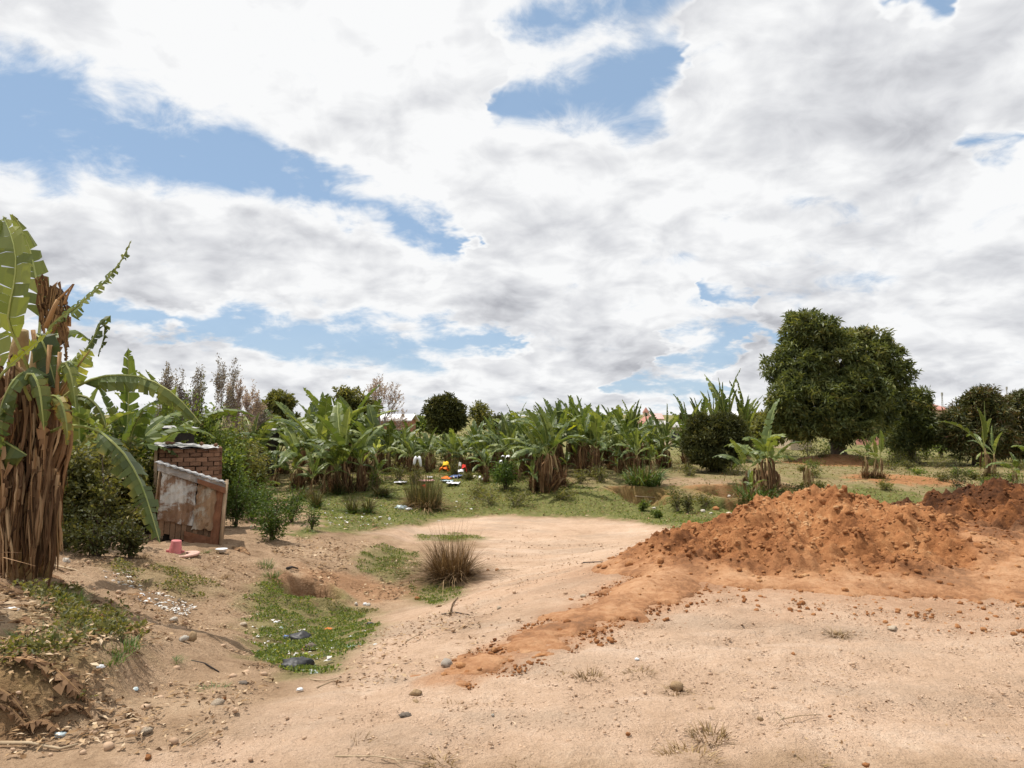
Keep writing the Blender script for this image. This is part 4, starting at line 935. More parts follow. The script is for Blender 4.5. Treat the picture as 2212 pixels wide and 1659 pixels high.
banana(np.array((-3.9, 5.0, gz(-3.9, 5.0))), 2.4, 'dead banana stump with brown rags, added out of view at left to shade the cut bank', None, 903, ngreen=0, ndry=16, stemf=1.3, leafs=.6)  # unseen stump added beyond the left edge to throw shade on the bank
# ---------------------------------------------------------------- trees
def tree_px(name, px, pyb, lob, mat, label, Y=None, n=900, k=30, Lr=.26, Wr=.07, r0=.25, th=None, seed=0, cat='tree', group=None, spread=.45, **kw):
    """base pixel on the ground, lobes as (px, py, rx px, ry px, depth offset m)"""
    q = G(px, pyb) if Y is None else np.array((at(px, 425, Y)[0], Y, 0.0)); q[2] = gz(q[0], q[1]); s = q[1] / F
    L = []
    for l in lob:
        dy = l[4] if len(l) > 4 else 0.0; c = at(l[0], l[1], q[1] + dy) - q
        L.append((tuple(c), (l[2] * s, (l[2] + l[3]) * .5 * s, l[3] * s)))
    lo = min(c[2] - .4 * r[2] for c, r in L)
    return tree(name, q, L, n, k, Lr, Wr, mat, r0, th or max(.3, lo), label, cat, group, seed, spread, **kw)
tree_px('mango_tree', 838, 463, [(812, 334, 27, 24, 0), (800, 366, 31, 32, .3), (790, 402, 26, 28, -.4), (806, 427, 27, 15, -.6), (869, 352, 22, 24, .2), (886, 374, 21, 28, .2), (862, 396, 25, 35, -.8), (846, 420, 28, 22, -1.0), (838, 376, 32, 42, .4),
        (783, 414, 15, 15, -.9), (826, 404, 26, 26, -1.2), (880, 404, 20, 26, .0), (846, 352, 24, 22, .2)], M_MANGO, 'huge dark green mango tree with two rounded tops rising over the right half', Y=38.4, n=2300, k=26, Lr=.30, Wr=.085, r0=.33, th=1.9, seed=1, spread=.55)
tree_px('mango_tree', 911, 452, [(905, 408, 15, 20), (921, 411, 13, 18), (908, 431, 27, 18), (925, 433, 15, 14)], M_MANGO, 'smaller dark tree standing against the right flank of the huge mango', Y=40, n=620, k=28, Lr=.28, Wr=.07, r0=.18, seed=2, spread=.6)
tree_px('mango_tree', 976, 462, [(958, 424, 19, 20), (980, 409, 21, 22), (997, 417, 17, 23), (974, 437, 30, 18, -.5), (992, 440, 22, 18, -.4)], M_RUSTY, 'dark spreading tree with rusty young leaves near the right edge', Y=37.5, n=950, k=28, Lr=.27, Wr=.07, r0=.22, seed=3, spread=.6)
tree_px('mango_tree', 1034, 462, [(1019, 414, 16, 21), (1034, 424, 24, 28), (1026, 442, 20, 18)], M_RUSTY, 'rusty leaved tree cut off by the right edge of the picture', Y=39, n=560, k=26, Lr=.27, Wr=.07, r0=.22, seed=4, spread=.6)
tree_px('mango_bush', 713, 472, [(701, 441, 17, 21), (720, 433, 19, 19), (733, 443, 14, 20), (714, 456, 25, 13), (706, 428, 10, 12), (728, 424, 12, 10)], M_DARKL, 'very dark round bushy tree on a short trunk, centre right', n=900, k=28, Lr=.17, Wr=.05, r0=.10, th=.45, seed=5, spread=.4)
tree_px('round_tree', 445, 430, [(445, 407, 12, 12), (438, 413, 12, 10), (453, 414, 11, 10), (445, 422, 17, 10)], M_DARKL, 'small dark round tree far off above the plantation', Y=72, n=420, k=22, Lr=.5, Wr=.16, r0=.3, seed=6, spread=1.0)
tree_px('far_tree', 480, 432, [(477, 412, 7, 7), (485, 414, 6, 7), (481, 423, 9, 7)], M_OLIVE, 'thin hazy far tree just right of the dark round one', Y=78, n=130, k=16, Lr=.4, Wr=.13, r0=.15, seed=7, spread=1.0)
tree_px('domed_tree', 276, 440, [(281, 403, 12, 11), (268, 414, 14, 12), (256, 424, 13, 12), (282, 420, 15, 13)], M_OLIVE, 'olive green domed tree behind the left banana plants', Y=38, n=560, k=24, Lr=.24, Wr=.09, r0=.14, seed=8, spread=.5)
tree_px('olive_tree', 366, 445, [(356, 402, 12, 14), (364, 414, 13, 12), (344, 396, 8, 9)], M_OLIVE, 'sparse olive tree left of the bare pinkish tree', Y=36, n=170, k=22, Lr=.2, Wr=.08, r0=.08, seed=9, spread=.6, depth=.8)
for k, (u, v, rx, ry, Y) in enumerate(((610, 424, 12, 6, 95), (690, 421, 14, 6, 90), (560, 425, 16, 6, 110), (755, 424, 12, 9, 60), (500, 424, 16, 7, 90), (420, 424, 14, 7, 80), (770, 430, 14, 12, 48), (940, 436, 12, 10, 46), (320, 424, 20, 10, 60), (160, 424, 30, 14, 60), (60, 420, 30, 16, 55))):
    tree_px('hedge_tree', u, 432, [(u, v, rx, ry), (u + rx * .7, v + 2, rx * .7, ry * .7)], (M_OLIVE, M_DARKL, M_SHRUB)[k % 3],
            'low far tree in the line behind the fields, ' + ('left of the church', 'right of the church', 'behind the plantation tops', 'beside the white gable', 'behind the plantation left half', 'right of the pinkish tree', 'between dark bush and huge mango', 'between the two dark trees at right', 'behind the left clumps', 'behind the withered weeds', 'behind the near banana plant')[k],
            Y=Y, n=170, k=18, Lr=.4, Wr=.14, r0=.12, seed=20 + k, spread=.9)

def bare_tree(name, px, Y, ptop, wpx, label, seed, mat=M_TWIG, bud=None, nb=7, budL=.14):
    x = at(px, 425, Y)[0]; q = np.array((x, Y, gz(x, Y))); h = topz(px, ptop, Y) - q[2]; w = wpx * Y / F
    root = empty(name, q); tag(root, label, 'tree'); g = random.Random(seed); mb = MB(); tips = []
    def grow(p, d, L, r, dep):
        pts = [p]; dd = d.copy()
        for i in range(3):
            dd = (dd + Vector((g.gauss(0, .10), g.gauss(0, .10), .10))).normalized(); pts.append(pts[-1] + dd * L / 3)
        mb.tube(pts, [r, r * .85, r * .7, r * .55], 5 if dep < 2 else 3, cap=False)
        if dep >= 4: tips.append((pts[-1], dd)); tips.append((pts[-2], dd)); return
        for j in range(4):
            a = g.uniform(0, 6.28); tilt = g.uniform(.35, .75); ax = dd.cross(Vector((math.cos(a), math.sin(a), .3))).normalized()
            grow(pts[g.choice((1, 2, 3, 3))], (dd * math.cos(tilt) + ax * math.sin(tilt)).normalized(), L * g.uniform(.6, .78), r * .55, dep + 1)
    grow(Vector((0, 0, -.1)), Vector((0, 0, 1)), h * .36, .016 * h, 0)
    P = np.array([v for v in mb.v]); zt = P[:, 2].max(); xr = np.abs(P[:, 0]).max()
    sc = np.array((w / xr, w / xr, h / zt)); mb.v = [tuple(np.array(v) * sc) for v in mb.v]
    mb.build('branches', mat, root)
    TP = np.array([t[0] for t in tips]) * sc; TD = np.array([t[1] for t in tips]); kk = 5
    TP = np.repeat(TP, kk, 0) - np.repeat(TD, kk, 0) * rng.random((len(TP) * kk, 1)) * .30 + rng.normal(size=(len(TP) * kk, 3)) * .03; TD = nrm(np.repeat(TD, kk, 0) + rdir(len(TP)) * .7)
    obj('buds', leaf_cloud('buds', TP, TD, budL * rng.uniform(.6, 1.3, len(TP)), budL * .4, bud or M_PINK, rng.random(len(TP))), root)
    return root
bare_tree('bare_tree', 382, 46, 374, 24, 'leafless tree with pinkish buds on a fan of twigs, left of centre', 4, budL=.13)
# withered tall weeds and bare bushes on the left skyline
for k, (u, Y, t, w, lb, bm) in enumerate(((156, 23, 364, 15, 'left', M_PURPLE), (173, 24, 361, 16, 'second', M_PURPLE), (189, 24, 363, 15, 'third', M_PURPLE), (203, 25, 370, 14, 'fourth', M_OLIVE), (221, 25, 353, 20, 'tallest', M_PURPLE), (238, 26, 372, 17, 'pinkish', M_PINK), (251, 27, 381, 16, 'lowest right', M_PINK), (262, 28, 394, 14, 'last', M_PURPLE))):
    bare_tree('withered_bush', u, Y, t, w, {'left': 'leftmost grey withered bush on the skyline above the huts', 'second': 'second grey withered bush from the left on the skyline', 'third': 'third grey withered bush from the left on the skyline', 'fourth': 'short withered bush left of the tallest airy one',
              'tallest': 'tallest airy grey bush on the left skyline with fluffy tips', 'pinkish': 'pinkish withered bush right of the tallest airy one', 'lowest right': 'dense mauve withered bush beside the domed tree', 'last': 'low grey bush touching the domed tree'}[lb], 30 + k, bud=bm, budL=.09)

# ---------------------------------------------------------------- shrubs
def sh(name, px, pyb, pyt, rpx, label, mat, Y=None, nst=10, nlv=900, Lr=.09, Wr=.045, cat='shrub', group=None, seed=0, **kw):
    q = G(px, pyb) if Y is None else np.array((at(px, 425, Y)[0], Y, 0.0)); q[2] = gz(q[0], q[1]); s = q[1] / F
    return shrub(name, q, topz(px, pyt, q[1]) - q[2], rpx * s, nst, nlv, Lr, Wr, mat, label, cat, group, seed=seed, **kw)
# thicket behind the near banana
TH = [(70, 425, 22, 10.5, M_OLIVE, 'brownish leafy shrub right behind the near banana stem'), (92, 410, 24, 12, M_OLIVE, 'dull olive shrub under the long arching banana leaf'), (118, 402, 22, 13.5, M_SHRUB, 'yellow green shrub with large leaves over the arch of the drooping leaf'), (140, 396, 22, 15, M_SHRUB, 'bright green shrub above the brick hut'),
      (150, 430, 16, 14, M_OLIVE, 'dark undergrowth left of the brick hut'), (165, 388, 22, 18, M_SHRUB, 'bright large leaved shrub on the rise above the huts'), (186, 384, 22, 19, M_SHRUB, 'fresh green shrub below the grey withered bushes'), (205, 394, 22, 19, M_SHRUB, 'yellow green shrub right above the brick hut roof'),
      (222, 398, 20, 20, M_SHRUB, 'leafy shrub below the tallest airy bush'), (240, 412, 20, 21, M_OLIVE, 'olive shrub left of the yellow leaved banana'), (228, 436, 18, 17, M_SHRUB, 'green undergrowth right of the brick hut'), (205, 430, 18, 18, M_OLIVE, 'dark undergrowth directly behind the brick hut'), (255, 438, 16, 22, M_OLIVE, 'low olive shrub behind the feathery bushes'),
      (128, 440, 16, 12.5, M_OLIVE, 'dark leafy shrub in the middle of the thicket'), (56, 398, 16, 12, M_OLIVE, 'olive shrub whose top shows beside the near stem'), (100, 386, 18, 16, M_SHRUB, 'tall green shrub on the skyline left of the withered bushes'), (36, 420, 22, 12.5, M_OLIVE, 'shaded shrub mostly hidden by the near stem')]
for k, (u, t, r, Y, m_, lb) in enumerate(TH):
    sh('leafy_shrub', u, 0, t, r, lb, m_, Y=Y, nst=13, nlv=4200 if Y < 16 else 3000, Lr=.115 if m_ is M_SHRUB else .09, Wr=.055 if m_ is M_SHRUB else .045, seed=400 + k, low=.12, bushy=.42, stem_r=.018)
# the small dark tree in front of the thicket and the low bush at its foot
sh('small_tree', 106, 548, 448, 34, 'small open tree with a thin dark stem under the drooping banana leaf', M_OLIVE, nst=9, nlv=1300, Lr=.075, Wr=.045, seed=450, low=.35, bushy=.30, stem_r=.024)
sh('dark_bush', 96, 556, 505, 30, 'low dark bush in the shade at the foot of the small open tree', M_DARKL, nst=13, nlv=1300, Lr=.06, Wr=.032, seed=451, low=.05, bushy=.35, stem_r=.012)
sh('dark_bush', 130, 558, 518, 17, 'shaded bush to the right of the thin dark stem', M_DARKL, nst=9, nlv=700, Lr=.055, Wr=.03, seed=452, low=.05, bushy=.35, stem_r=.012)
sh('dark_bush', 66, 552, 490, 18, 'dark bush between the near banana and the small open tree', M_DARKL, nst=9, nlv=900, Lr=.065, Wr=.035, seed=453, low=.05, bushy=.35, stem_r=.012)
# feathery bushes right of the shack
for k, (u, b, t, r, n_, lb) in enumerate(((236, 527, 462, 16, 1800, 'tall dark green feathery bush touching the right side of the tin shack'), (252, 520, 470, 18, 1700, 'feathery green bush second from the tin shack'), (272, 541, 490, 20, 1900, 'round feathery bush with visible stems on the bank edge'), (292, 522, 482, 17, 1200, 'rightmost feathery bush before the grass'), (264, 512, 474, 16, 1200, 'feathery bush behind the round one'), (312, 530, 500, 8, 260, 'thin upright seedling beside the rightmost feathery bush'))):
    sh('feathery_bush', u, b, t, r, lb, M_FEATH, nst=14, nlv=n_, Lr=.075, Wr=.022, seed=460 + k, low=.12, bushy=.40, stem_r=.012)
# middle shrubs
sh('green_shrub', 506, 490, 456, 21, 'dark green shrub with white cloths spread on top, left of the brown clump', M_FEATH, nst=15, nlv=1700, Lr=.10, Wr=.04, seed=470, low=.25, bushy=.33, stem_r=.02)
for k, (u, b, t, r, m_, lb) in enumerate(((492, 505, 486, 20, M_OLIVE, 'low dry scrub in front of the shrub with white cloths'), (515, 507, 484, 16, M_OLIVE, 'dead leaning scrub right of the shrub with white cloths'), (478, 498, 486, 14, M_OLIVE, 'brownish low scrub between the tuft and the laundry'),
                                          (678, 512, 482, 9, M_OLIVE, 'thin twiggy shrub standing in the grass right of the pits'), (688, 513, 490, 7, M_OLIVE, 'second thin shrub beside the twiggy one'), (641, 511, 498, 4, M_SHRUB, 'tiny seedling below the pits'), (660, 518, 509, 4, M_SHRUB, 'tiny seedling at the sand edge below the pits'),
                                          (706, 506, 492, 12, M_OLIVE, 'low brown scrub left of the dug bank'), (730, 475, 462, 14, M_OLIVE, 'pale dry grass bush right of the dark round tree trunk'), (690, 476, 462, 13, M_OLIVE, 'dry scrub left of the dark round tree trunk'),
                                          (959, 492, 455, 12, M_DARKL, 'dark upright shrub before the rusty trees'), (935, 468, 452, 14, M_OLIVE, 'dry scrub with yellow leaves behind the red bare patch'), (900, 466, 450, 12, M_OLIVE, 'dry yellow scrub right of the mango trunk'), (955, 466, 448, 13, M_SHRUB, 'green scrub under the rusty tree'),
                                          (915, 466, 450, 12, M_OLIVE, 'yellow dotted scrub under the smaller dark tree'), (790, 462, 448, 14, M_SHRUB, 'weedy scrub left of the mango trunk'), (820, 458, 446, 10, M_OLIVE, 'low scrub in the shade behind the mango trunk'), (865, 462, 442, 14, M_SHRUB, 'green scrub behind the banana stems under the mango'),
                                          (400, 482, 458, 9, M_OLIVE, 'tall olive brush left of the white trousers'), (414, 484, 462, 9, M_OLIVE, 'olive brush beneath the white trousers'), (372, 490, 466, 8, M_SHRUB, 'leafy sapling right of the thick clump'), (446, 472, 462, 6, M_OLIVE, 'grey green brush under the orange yellow cloth'),
                                          (455, 476, 456, 10, M_OLIVE, 'thin brush behind the orange yellow cloth'), (425, 470, 448, 10, M_OLIVE, 'tall brush behind the cut grass tuft'), (470, 480, 472, 6, M_OLIVE, 'low brush by the red and white clothes'), (345, 470, 452, 10, M_OLIVE, 'weeds behind the thick clump'),
                                          (1000, 500, 478, 14, M_SHRUB, 'weedy bush behind the darker earth heap'), (1020, 502, 470, 14, M_OLIVE, 'weedy bush at the right edge behind the heap'), (600, 482, 462, 10, M_OLIVE, 'weeds at the plantation edge right of the brown clump'), (580, 484, 466, 10, M_OLIVE, 'weeds beside the brown clump'),
                                          (800, 498, 482, 12, M_DARKL, 'dark scrub on the bank right of the stem clump'), (786, 502, 486, 10, M_OLIVE, 'rough grass at the foot of the stem clump'), (560, 500, 488, 12, M_OLIVE, 'brown scrub below the middle clump'))):
    sh('scrub', u, b, t - 1, r * 1.1, lb, m_, nst=9 + k % 5, nlv=620, Lr=.085, Wr=.026, seed=500 + k, low=.05, bushy=.30, stem_r=.009, twig=M_TWIG, lean=((k % 3 - 1) * .12, 0))

# ---------------------------------------------------------------- tufts and reeds
def tuft(name, px, pyb, hpx, parts, label, cat='grass tuft', group=None, seed=0):
    """parts: (part name, n, height factor, spread m, lean, width m, material, root radius m, droop)"""
    q = G(px, pyb); s = q[1] / F; h = hpx * s * 1.0
    root = empty(name, q, random.uniform(0, 6.28)); tag(root, label, cat, group)
    for j, (pn, n, hf, sp, le, w_, m_, rr_, dr) in enumerate(parts):
        obj(pn, blades_mesh(pn, n, h * hf, sp, le, w_, m_, seed * 10 + j, root_r=rr_, droop=dr, hvar=.62, dirb=(.35, -.1, 0) if j % 2 else None), root)
    return root
tuft('sedge_tuft', 451, 579, 56, [('dry_blades', 620, .66, .72, .85, .014, M_BROWNS, .30, .8), ('brown_blades', 480, .9, .45, .7, .011, M_BROWNS, .26, .3), ('flower_stalks', 110, 1.28, .45, .6, .006, M_BROWNS, .2, .1), ('fallen_blades', 170, .30, .85, 1.0, .013, M_STRAW, .36, 1.3)],
     'large dry brown sedge tuft standing at the edge of the sand', seed=61)
tuft('sedge_tuft', 424, 507, 40, [('upright_blades', 420, 1.0, .35, .6, .02, M_SEDGE, .5, .2), ('cut_stalks', 330, .52, .7, .8, .028, M_STRAW, .45, .9), ('fallen_blades', 90, .22, 1.1, 1.0, .03, M_STRAW, .5, 1.4)], 'broad reed tuft with splayed straw base and dark upright blades, in the grass', seed=62)
for k, (u, b, h_, w_, lb) in enumerate(((316, 508, 22, .10, 'dark upright grass tuft left of the litter, nearest the feathery bushes'), (353, 513, 20, .14, 'dark grass tuft, left one of the pair in the middle of the grass'), (368, 513, 22, .10, 'dark grass tuft, right one of the pair in the middle of the grass'),
                                    (378, 497, 14, .09, 'small dark tuft between the pair and the straw based reed tuft'), (385, 497, 13, .06, 'smallest dark tuft beside the straw based reed tuft'), (302, 501, 18, .12, 'dark tuft at the foot of the arching banana plant'), (340, 494, 16, .15, 'dark tuft in front of the thick clump'))):
    tuft('dark_tuft', u, b, h_, [('blades', 150, 1.1, .32, .8, .018, M_SEDGE, w_ * .7, .3), ('leaves', 110, .6, .45, .9, .022, M_REED, w_ * .8, .7)], lb, seed=70 + k)
tuft('reed_clump', 643, 485, 30, [('blades', 240, 1.0, 1.0, .7, .05, M_REED, .55, .9), ('stalks', 70, .75, .3, .4, .04, M_STRAW, .5, .2)], 'lush green reed clump at the plantation edge above the pits', 'reeds', seed=90)
tuft('reed_clump', 758, 500, 30, [('blades', 170, 1.0, .9, .8, .04, M_REED, .6, 1.0), ('dry_blades', 170, .8, .9, .9, .035, M_STRAW, .6, 1.2)], 'green and straw reeds at the foot of the bare banana stems', 'reeds', seed=91)
tuft('reed_clump', 995, 498, 26, [('blades', 260, 1.0, 1.1, .9, .04, M_REED, .8, .9)], 'bright green long grass behind the darker earth heap', 'reeds', seed=92)
tuft('reed_clump', 978, 496, 18, [('blades', 160, 1.0, .9, .9, .035, M_REED, .5, .9)], 'smaller long grass left of the bright green one', 'reeds', seed=93)
tuft('reed_clump', 1018, 500, 24, [('blades', 180, 1.0, 1.0, .9, .04, M_REED, .6, .9)], 'long grass at the right edge behind the heap', 'reeds', seed=94)

# low growth that fills the far side of the fields
rr = random.Random(909)
for k in range(62):
    u = rr.uniform(225, 1030); Y = rr.uniform(38.5, 47) if u > 380 else rr.uniform(31, 44)
    if 800 < u < 880 and Y < 42: continue
    sh('field_weed', u, 0, 433 - rr.uniform(0, 12), rr.uniform(12, 20), 'weedy bush in the green belt behind ' + ('the left banana clumps' if u < 400 else 'the plantation' if u < 690 else 'the dark round bush' if u < 770 else 'the huge mango' if u < 900 else 'the rusty trees'), rr.choice((M_OLIVE, M_SHRUB, M_DARKL, M_SHRUB)), Y=Y, nst=9, nlv=420, Lr=.16, Wr=.07, seed=800 + k, low=.05, bushy=.4, stem_r=.014, group='weedy bushes of the far belt')
rr = random.Random(515)
for k in range(26):   # low scrub dotted over the field on the right
    u = rr.uniform(780, 1020); v = rr.uniform(462, 492)
    if 815 < u < 862 and v < 472: continue
    sh('scrub', u, v, v - rr.uniform(5, 12), rr.uniform(6, 13), 'low dry scrub dotted over the field ' + ('under the huge mango' if u < 890 else 'before the rusty trees'), rr.choice((M_OLIVE, M_OLIVE, M_SHRUB)), nst=9, nlv=420, Lr=.09, Wr=.03, seed=1500 + k, low=.03, bushy=.35, stem_r=.008, twig=M_TWIG, group='low scrub of the right field')
# ---------------------------------------------------------------- far buildings
M_PLASTER = simple('pale_plaster', (.46, .36, .25), (.58, .48, .36), 1.0, .9)
M_WHITEROOF = simple('white_sheet_roof', (.62, .63, .64), (.80, .80, .79), 1.5, .5)
M_TILE = simple('red_roof', (.30, .13, .10), (.44, .22, .17), 2.0, .85)
M_PINKROOF = simple('pink_roof', (.52, .30, .28), (.62, .40, .36), 1.0, .7)
M_BRICKWALL = simple('far_brick', (.26, .11, .07), (.38, .17, .10), 3.0, .9)
M_DARKWOOD = simple('dark_boards', (.025, .018, .014), (.085, .058, .040), 3.0, .9, 6, .01, 12)
M_GLASS = simple('dark_window', (.02, .025, .03), (.05, .055, .06), 2, .2, spec=.5)
M_GREYROOF = simple('grey_tin_roof', (.30, .29, .28), (.46, .44, .41), 1.2, .55)
def house(name, u0, u1, vt, ve, Y, dep, wall, roofm, label, cat='house', gable=False, windows=2, rz=0.0):
    """front spans pixels u0..u1 at depth Y, eaves at ve, ridge at vt"""
    a, b = at(u0, 425, Y), at(u1, 425, Y); w = b[0] - a[0]; cx = (a[0] + b[0]) / 2; zg = gz(cx, Y); he = topz(512, ve, Y) - zg; hr = topz(512, vt, Y) - zg
    root = empty(name, (cx, Y, zg), rz); tag(root, label, cat)
    mb = MB(); mb.box((0, dep / 2, he / 2 - .2), (w, dep, he + .4)); 
    if gable: mb.add([(-w / 2, 0, he), (w / 2, 0, he), (0, 0, hr - .08)], [[0, 1, 2]]); mb.add([(-w / 2, dep, he), (w / 2, dep, he), (0, dep, hr - .08)], [[1, 0, 2]])
    mb.build('wall', wall, root)
    mb = MB(); o = .25; th = .07
    if gable:
        for s in (-1, 1):
            e = s * (w / 2 + o); V = [(0, -o, hr), (0, dep + o, hr), (e, dep + o, he - .1), (e, -o, he - .1)]
            mb.add(V + [(x, y, z - th) for x, y, z in V], [[0, 1, 2, 3], [7, 6, 5, 4], [0, 3, 7, 4], [1, 5, 6, 2], [3, 2, 6, 7], [0, 4, 5, 1]])
    else:
        for s in (0, 1):
            ya, yb = (-o, dep / 2) if s == 0 else (dep + o, dep / 2); V = [(-w / 2 - o, ya, he - .08), (w / 2 + o, ya, he - .08), (w / 2 + o, yb, hr), (-w / 2 - o, yb, hr)]
            mb.add(V + [(x, y, z - th) for x, y, z in V], [[0, 1, 2, 3], [7, 6, 5, 4], [0, 4, 5, 1], [1, 5, 6, 2], [2, 6, 7, 3], [3, 7, 4, 0]])
    mb.build('roof', roofm, root)
    for i in range(windows):
        x = (i + .5) / windows * w - w / 2; mb = MB(); mb.box((x, -.02, he * .55), (.7, .05, .8)); f = mb.build('window', M_PLASTER, root)
        mb = MB(); mb.box((x, -.05, he * .55), (.56, .03, .66)); mb.build('pane', M_GLASS, f)
    return root
house('brick_house', 370, 408, 413.5, 419, 50, 4.0, M_BRICKWALL, M_WHITEROOF, 'brick house with a white sheet roof behind the bare pinkish tree')
house('far_house', 644, 657, 416, 423, 150, 7, M_WHITEROOF, M_TILE, 'white gabled far house below the church', gable=True, windows=1)
house('far_house', 655, 668, 420.5, 424, 120, 6, M_DARKWOOD, M_GREYROOF, 'low far house with a grey roof right of the church')
house('far_house', 670, 684, 422, 426, 70, 4, M_PLASTER, M_GREYROOF, 'sandy walled house behind the leaning banana leaf')
house('far_house', 622, 634, 420, 424, 110, 5, M_PLASTER, M_TILE, 'small far house left of the church')
house('far_house', 738, 754, 410.5, 417, 64, 5, M_PLASTER, M_WHITEROOF, 'house with a pale gable between the dark bush and the mango', gable=True)
house('far_house', 926, 950, 403, 409, 66, 6, M_PLASTER, M_TILE, 'tan house between the two dark trees at right', windows=2)
house('far_house', 884, 910, 405, 410, 72, 6, M_TILE, M_TILE, 'reddish house hidden behind the right flank of the mango', windows=2)
house('far_house', 790, 812, 424, 429, 62, 5, M_PLASTER, M_GREYROOF, 'low pale house glimpsed under the mango crown')
def church():
    Y = 260; c = at(646, 425, Y); z = gz(c[0], Y); s = Y / F; root = empty('church', (c[0], Y, z)); tag(root, 'far church with a pointed reddish spire rising over the plantation', 'church')
    zt = topz(646, 407, Y) - z; ze = topz(646, 412.5, Y) - z; zn = topz(646, 416, Y) - z
    mb = MB(); mb.box((0, 0, ze / 2), (1.9 * 1.0, 1.9, ze)); mb.build('tower', M_PLASTER, root)
    mb = MB(); mb.add([(-1.1, -1.1, ze), (1.1, -1.1, ze), (1.1, 1.1, ze), (-1.1, 1.1, ze), (0, 0, zt)], [[0, 1, 4], [1, 2, 4], [2, 3, 4], [3, 0, 4], [3, 2, 1, 0]]); mb.build('spire', M_TILE, root)
    mb = MB(); mb.box((3.4, 2, zn / 2 - .5), (4.8, 9, zn - 1)); mb.build('nave', M_PLASTER, root)
    mb = MB(); hz = zn + .9
    mb.add([(.9, -2.8, zn - 1), (5.9, -2.8, zn - 1), (5.9, 2, hz), (.9, 2, hz), (.9, 6.8, zn - 1), (5.9, 6.8, zn - 1)], [[0, 1, 2, 3], [3, 2, 5, 4], [0, 3, 4], [1, 5, 2]]); mb.build('roof', M_PINKROOF, root)
    for zz in (.62, .8):
        mb = MB(); mb.box((0, -.97, ze * zz), (.6, .06, 1.1)); mb.build('louvre', M_GLASS, root)
church()
def mast(px, pt, Y, label):
    c = at(px, 425, Y); z = gz(c[0], Y); h = topz(px, pt, Y) - z; root = empty('radio_mast', (c[0], Y, z)); tag(root, label, 'mast'); mb = MB()
    for a in range(3): mb.tube([(math.cos(a * 2.09) * .5, math.sin(a * 2.09) * .5, 0), (math.cos(a * 2.09) * .12, math.sin(a * 2.09) * .12, h)], .06, 4)
    for i in range(14):
        q = i / 14; r = .5 - .38 * q; mb.tube([(math.cos((i % 3) * 2.09) * r, math.sin((i % 3) * 2.09) * r, h * q), (math.cos((i + 1) % 3 * 2.09) * r, math.sin((i + 1) % 3 * 2.09) * r, h * (q + 1 / 14))], .04, 3)
    mb.build('lattice', M_GREYROOF, root); mb = MB(); mb.box((0, 0, h + .3), (.5, .3, .9)); mb.build('antenna', M_GREYROOF, root)
mast(943, 395, 220, 'thin far mast over the tan house'); mast(1008, 389, 240, 'thin far mast above the rusty trees')

# ---------------------------------------------------------------- tin shack and brick hut
def tin_mat(name, base1, base2, pale, lo, hi, sc=2.6):
    m, t, b = new_mat(name); p = objpos(t)
    n = t.noise(p, sc, 6, .68, .6); n2 = t.noise(t.vm('MULTIPLY', p, (9, 9, 1.1)), 1.4, 4, .6)
    rust = t.ramp(n2, [(.3, base1), (.7, base2)]); pal = t.ramp(n2, [(.35, tuple(c * .62 for c in pale)), (.65, pale)])
    f = t.mr(t.m('ADD', n, t.m('MULTIPLY', n2, .25)), lo, hi); t.l.new(t.mix(f, rust, pal), b.inputs['Base Color'])
    b.inputs['Roughness'].default_value = .6; b.inputs['Specular IOR Level'].default_value = .3
    bump(t, b, t.m('ADD', t.noise(p, 20, 5, .6), t.m('MULTIPLY', f, .5)), .012); return m
M_TIN1 = tin_mat('flaking_white_tin', (.15, .085, .05), (.27, .17, .105), (.56, .55, .52), .57, .68)
M_TIN2 = tin_mat('brown_stained_tin', (.20, .125, .075), (.33, .22, .13), (.40, .35, .28), .60, .70)
M_TIN3 = tin_mat('grey_roof_tin', (.26, .25, .24), (.36, .35, .34), (.60, .60, .60), .60, .75)
M_RUST = simple('rust_tin', (.14, .060, .032), (.27, .125, .065), 5, .75, 6, .01, 20)
M_PLANK = simple('weathered_plank', (.115, .070, .042), (.25, .16, .10), 4, .9, 6, .012, 25, rnd=.3)
M_POST = simple('pale_pole', (.26, .18, .11), (.42, .31, .20), 4, .85, rnd=.2)
M_BLACKIN = simple('inside_shade', (.012, .010, .008), (.03, .022, .016), 3, .95)  # near black puts the shade inside shack and sheds into the colour
M_BRICK = simple('handmade_brick', (.18, .095, .06), (.30, .17, .105), 5, .92, 6, .012, 30, rnd=.28)
M_MORTAR = simple('mud_mortar', (.12, .065, .038), (.22, .13, .08), 6, .95, 5, .01, 30)
def sheet(mb, A, B, C, D, nu=10, nv=6, amp=.012, waves=0, off=0.0, th=.004, jag=0.0, seed=0):
    """crinkled or corrugated sheet between four corners (A bottom left, B bottom right, C top right, D top left)"""
    rr = random.Random(seed); A, B, C, D = map(Vector, (A, B, C, D)); n = (B - A).cross(D - A).normalized(); V = []
    for j in range(nv + 1):
        for i in range(nu + 1):
            u, v = i / nu, j / nv; p = A.lerp(B, u).lerp(D.lerp(C, u), v)
            d = amp * (math.sin(u * waves * 6.283) if waves else rr.gauss(0, 1)) + off
            e = (B - A).normalized() * (rr.uniform(-1, 1) * jag if i in (0, nu) else 0) + (D - A).normalized() * (rr.uniform(-1, 1) * jag if j in (0, nv) else 0)
            V.append(p + n * d + e)
    F_ = [[j * (nu + 1) + i, j * (nu + 1) + i + 1, (j + 1) * (nu + 1) + i + 1, (j + 1) * (nu + 1) + i] for j in range(nv) for i in range(nu)]
    mb.add(V, F_); k = len(V); mb.add([v - n * th for v in V], [f[::-1] for f in F_])
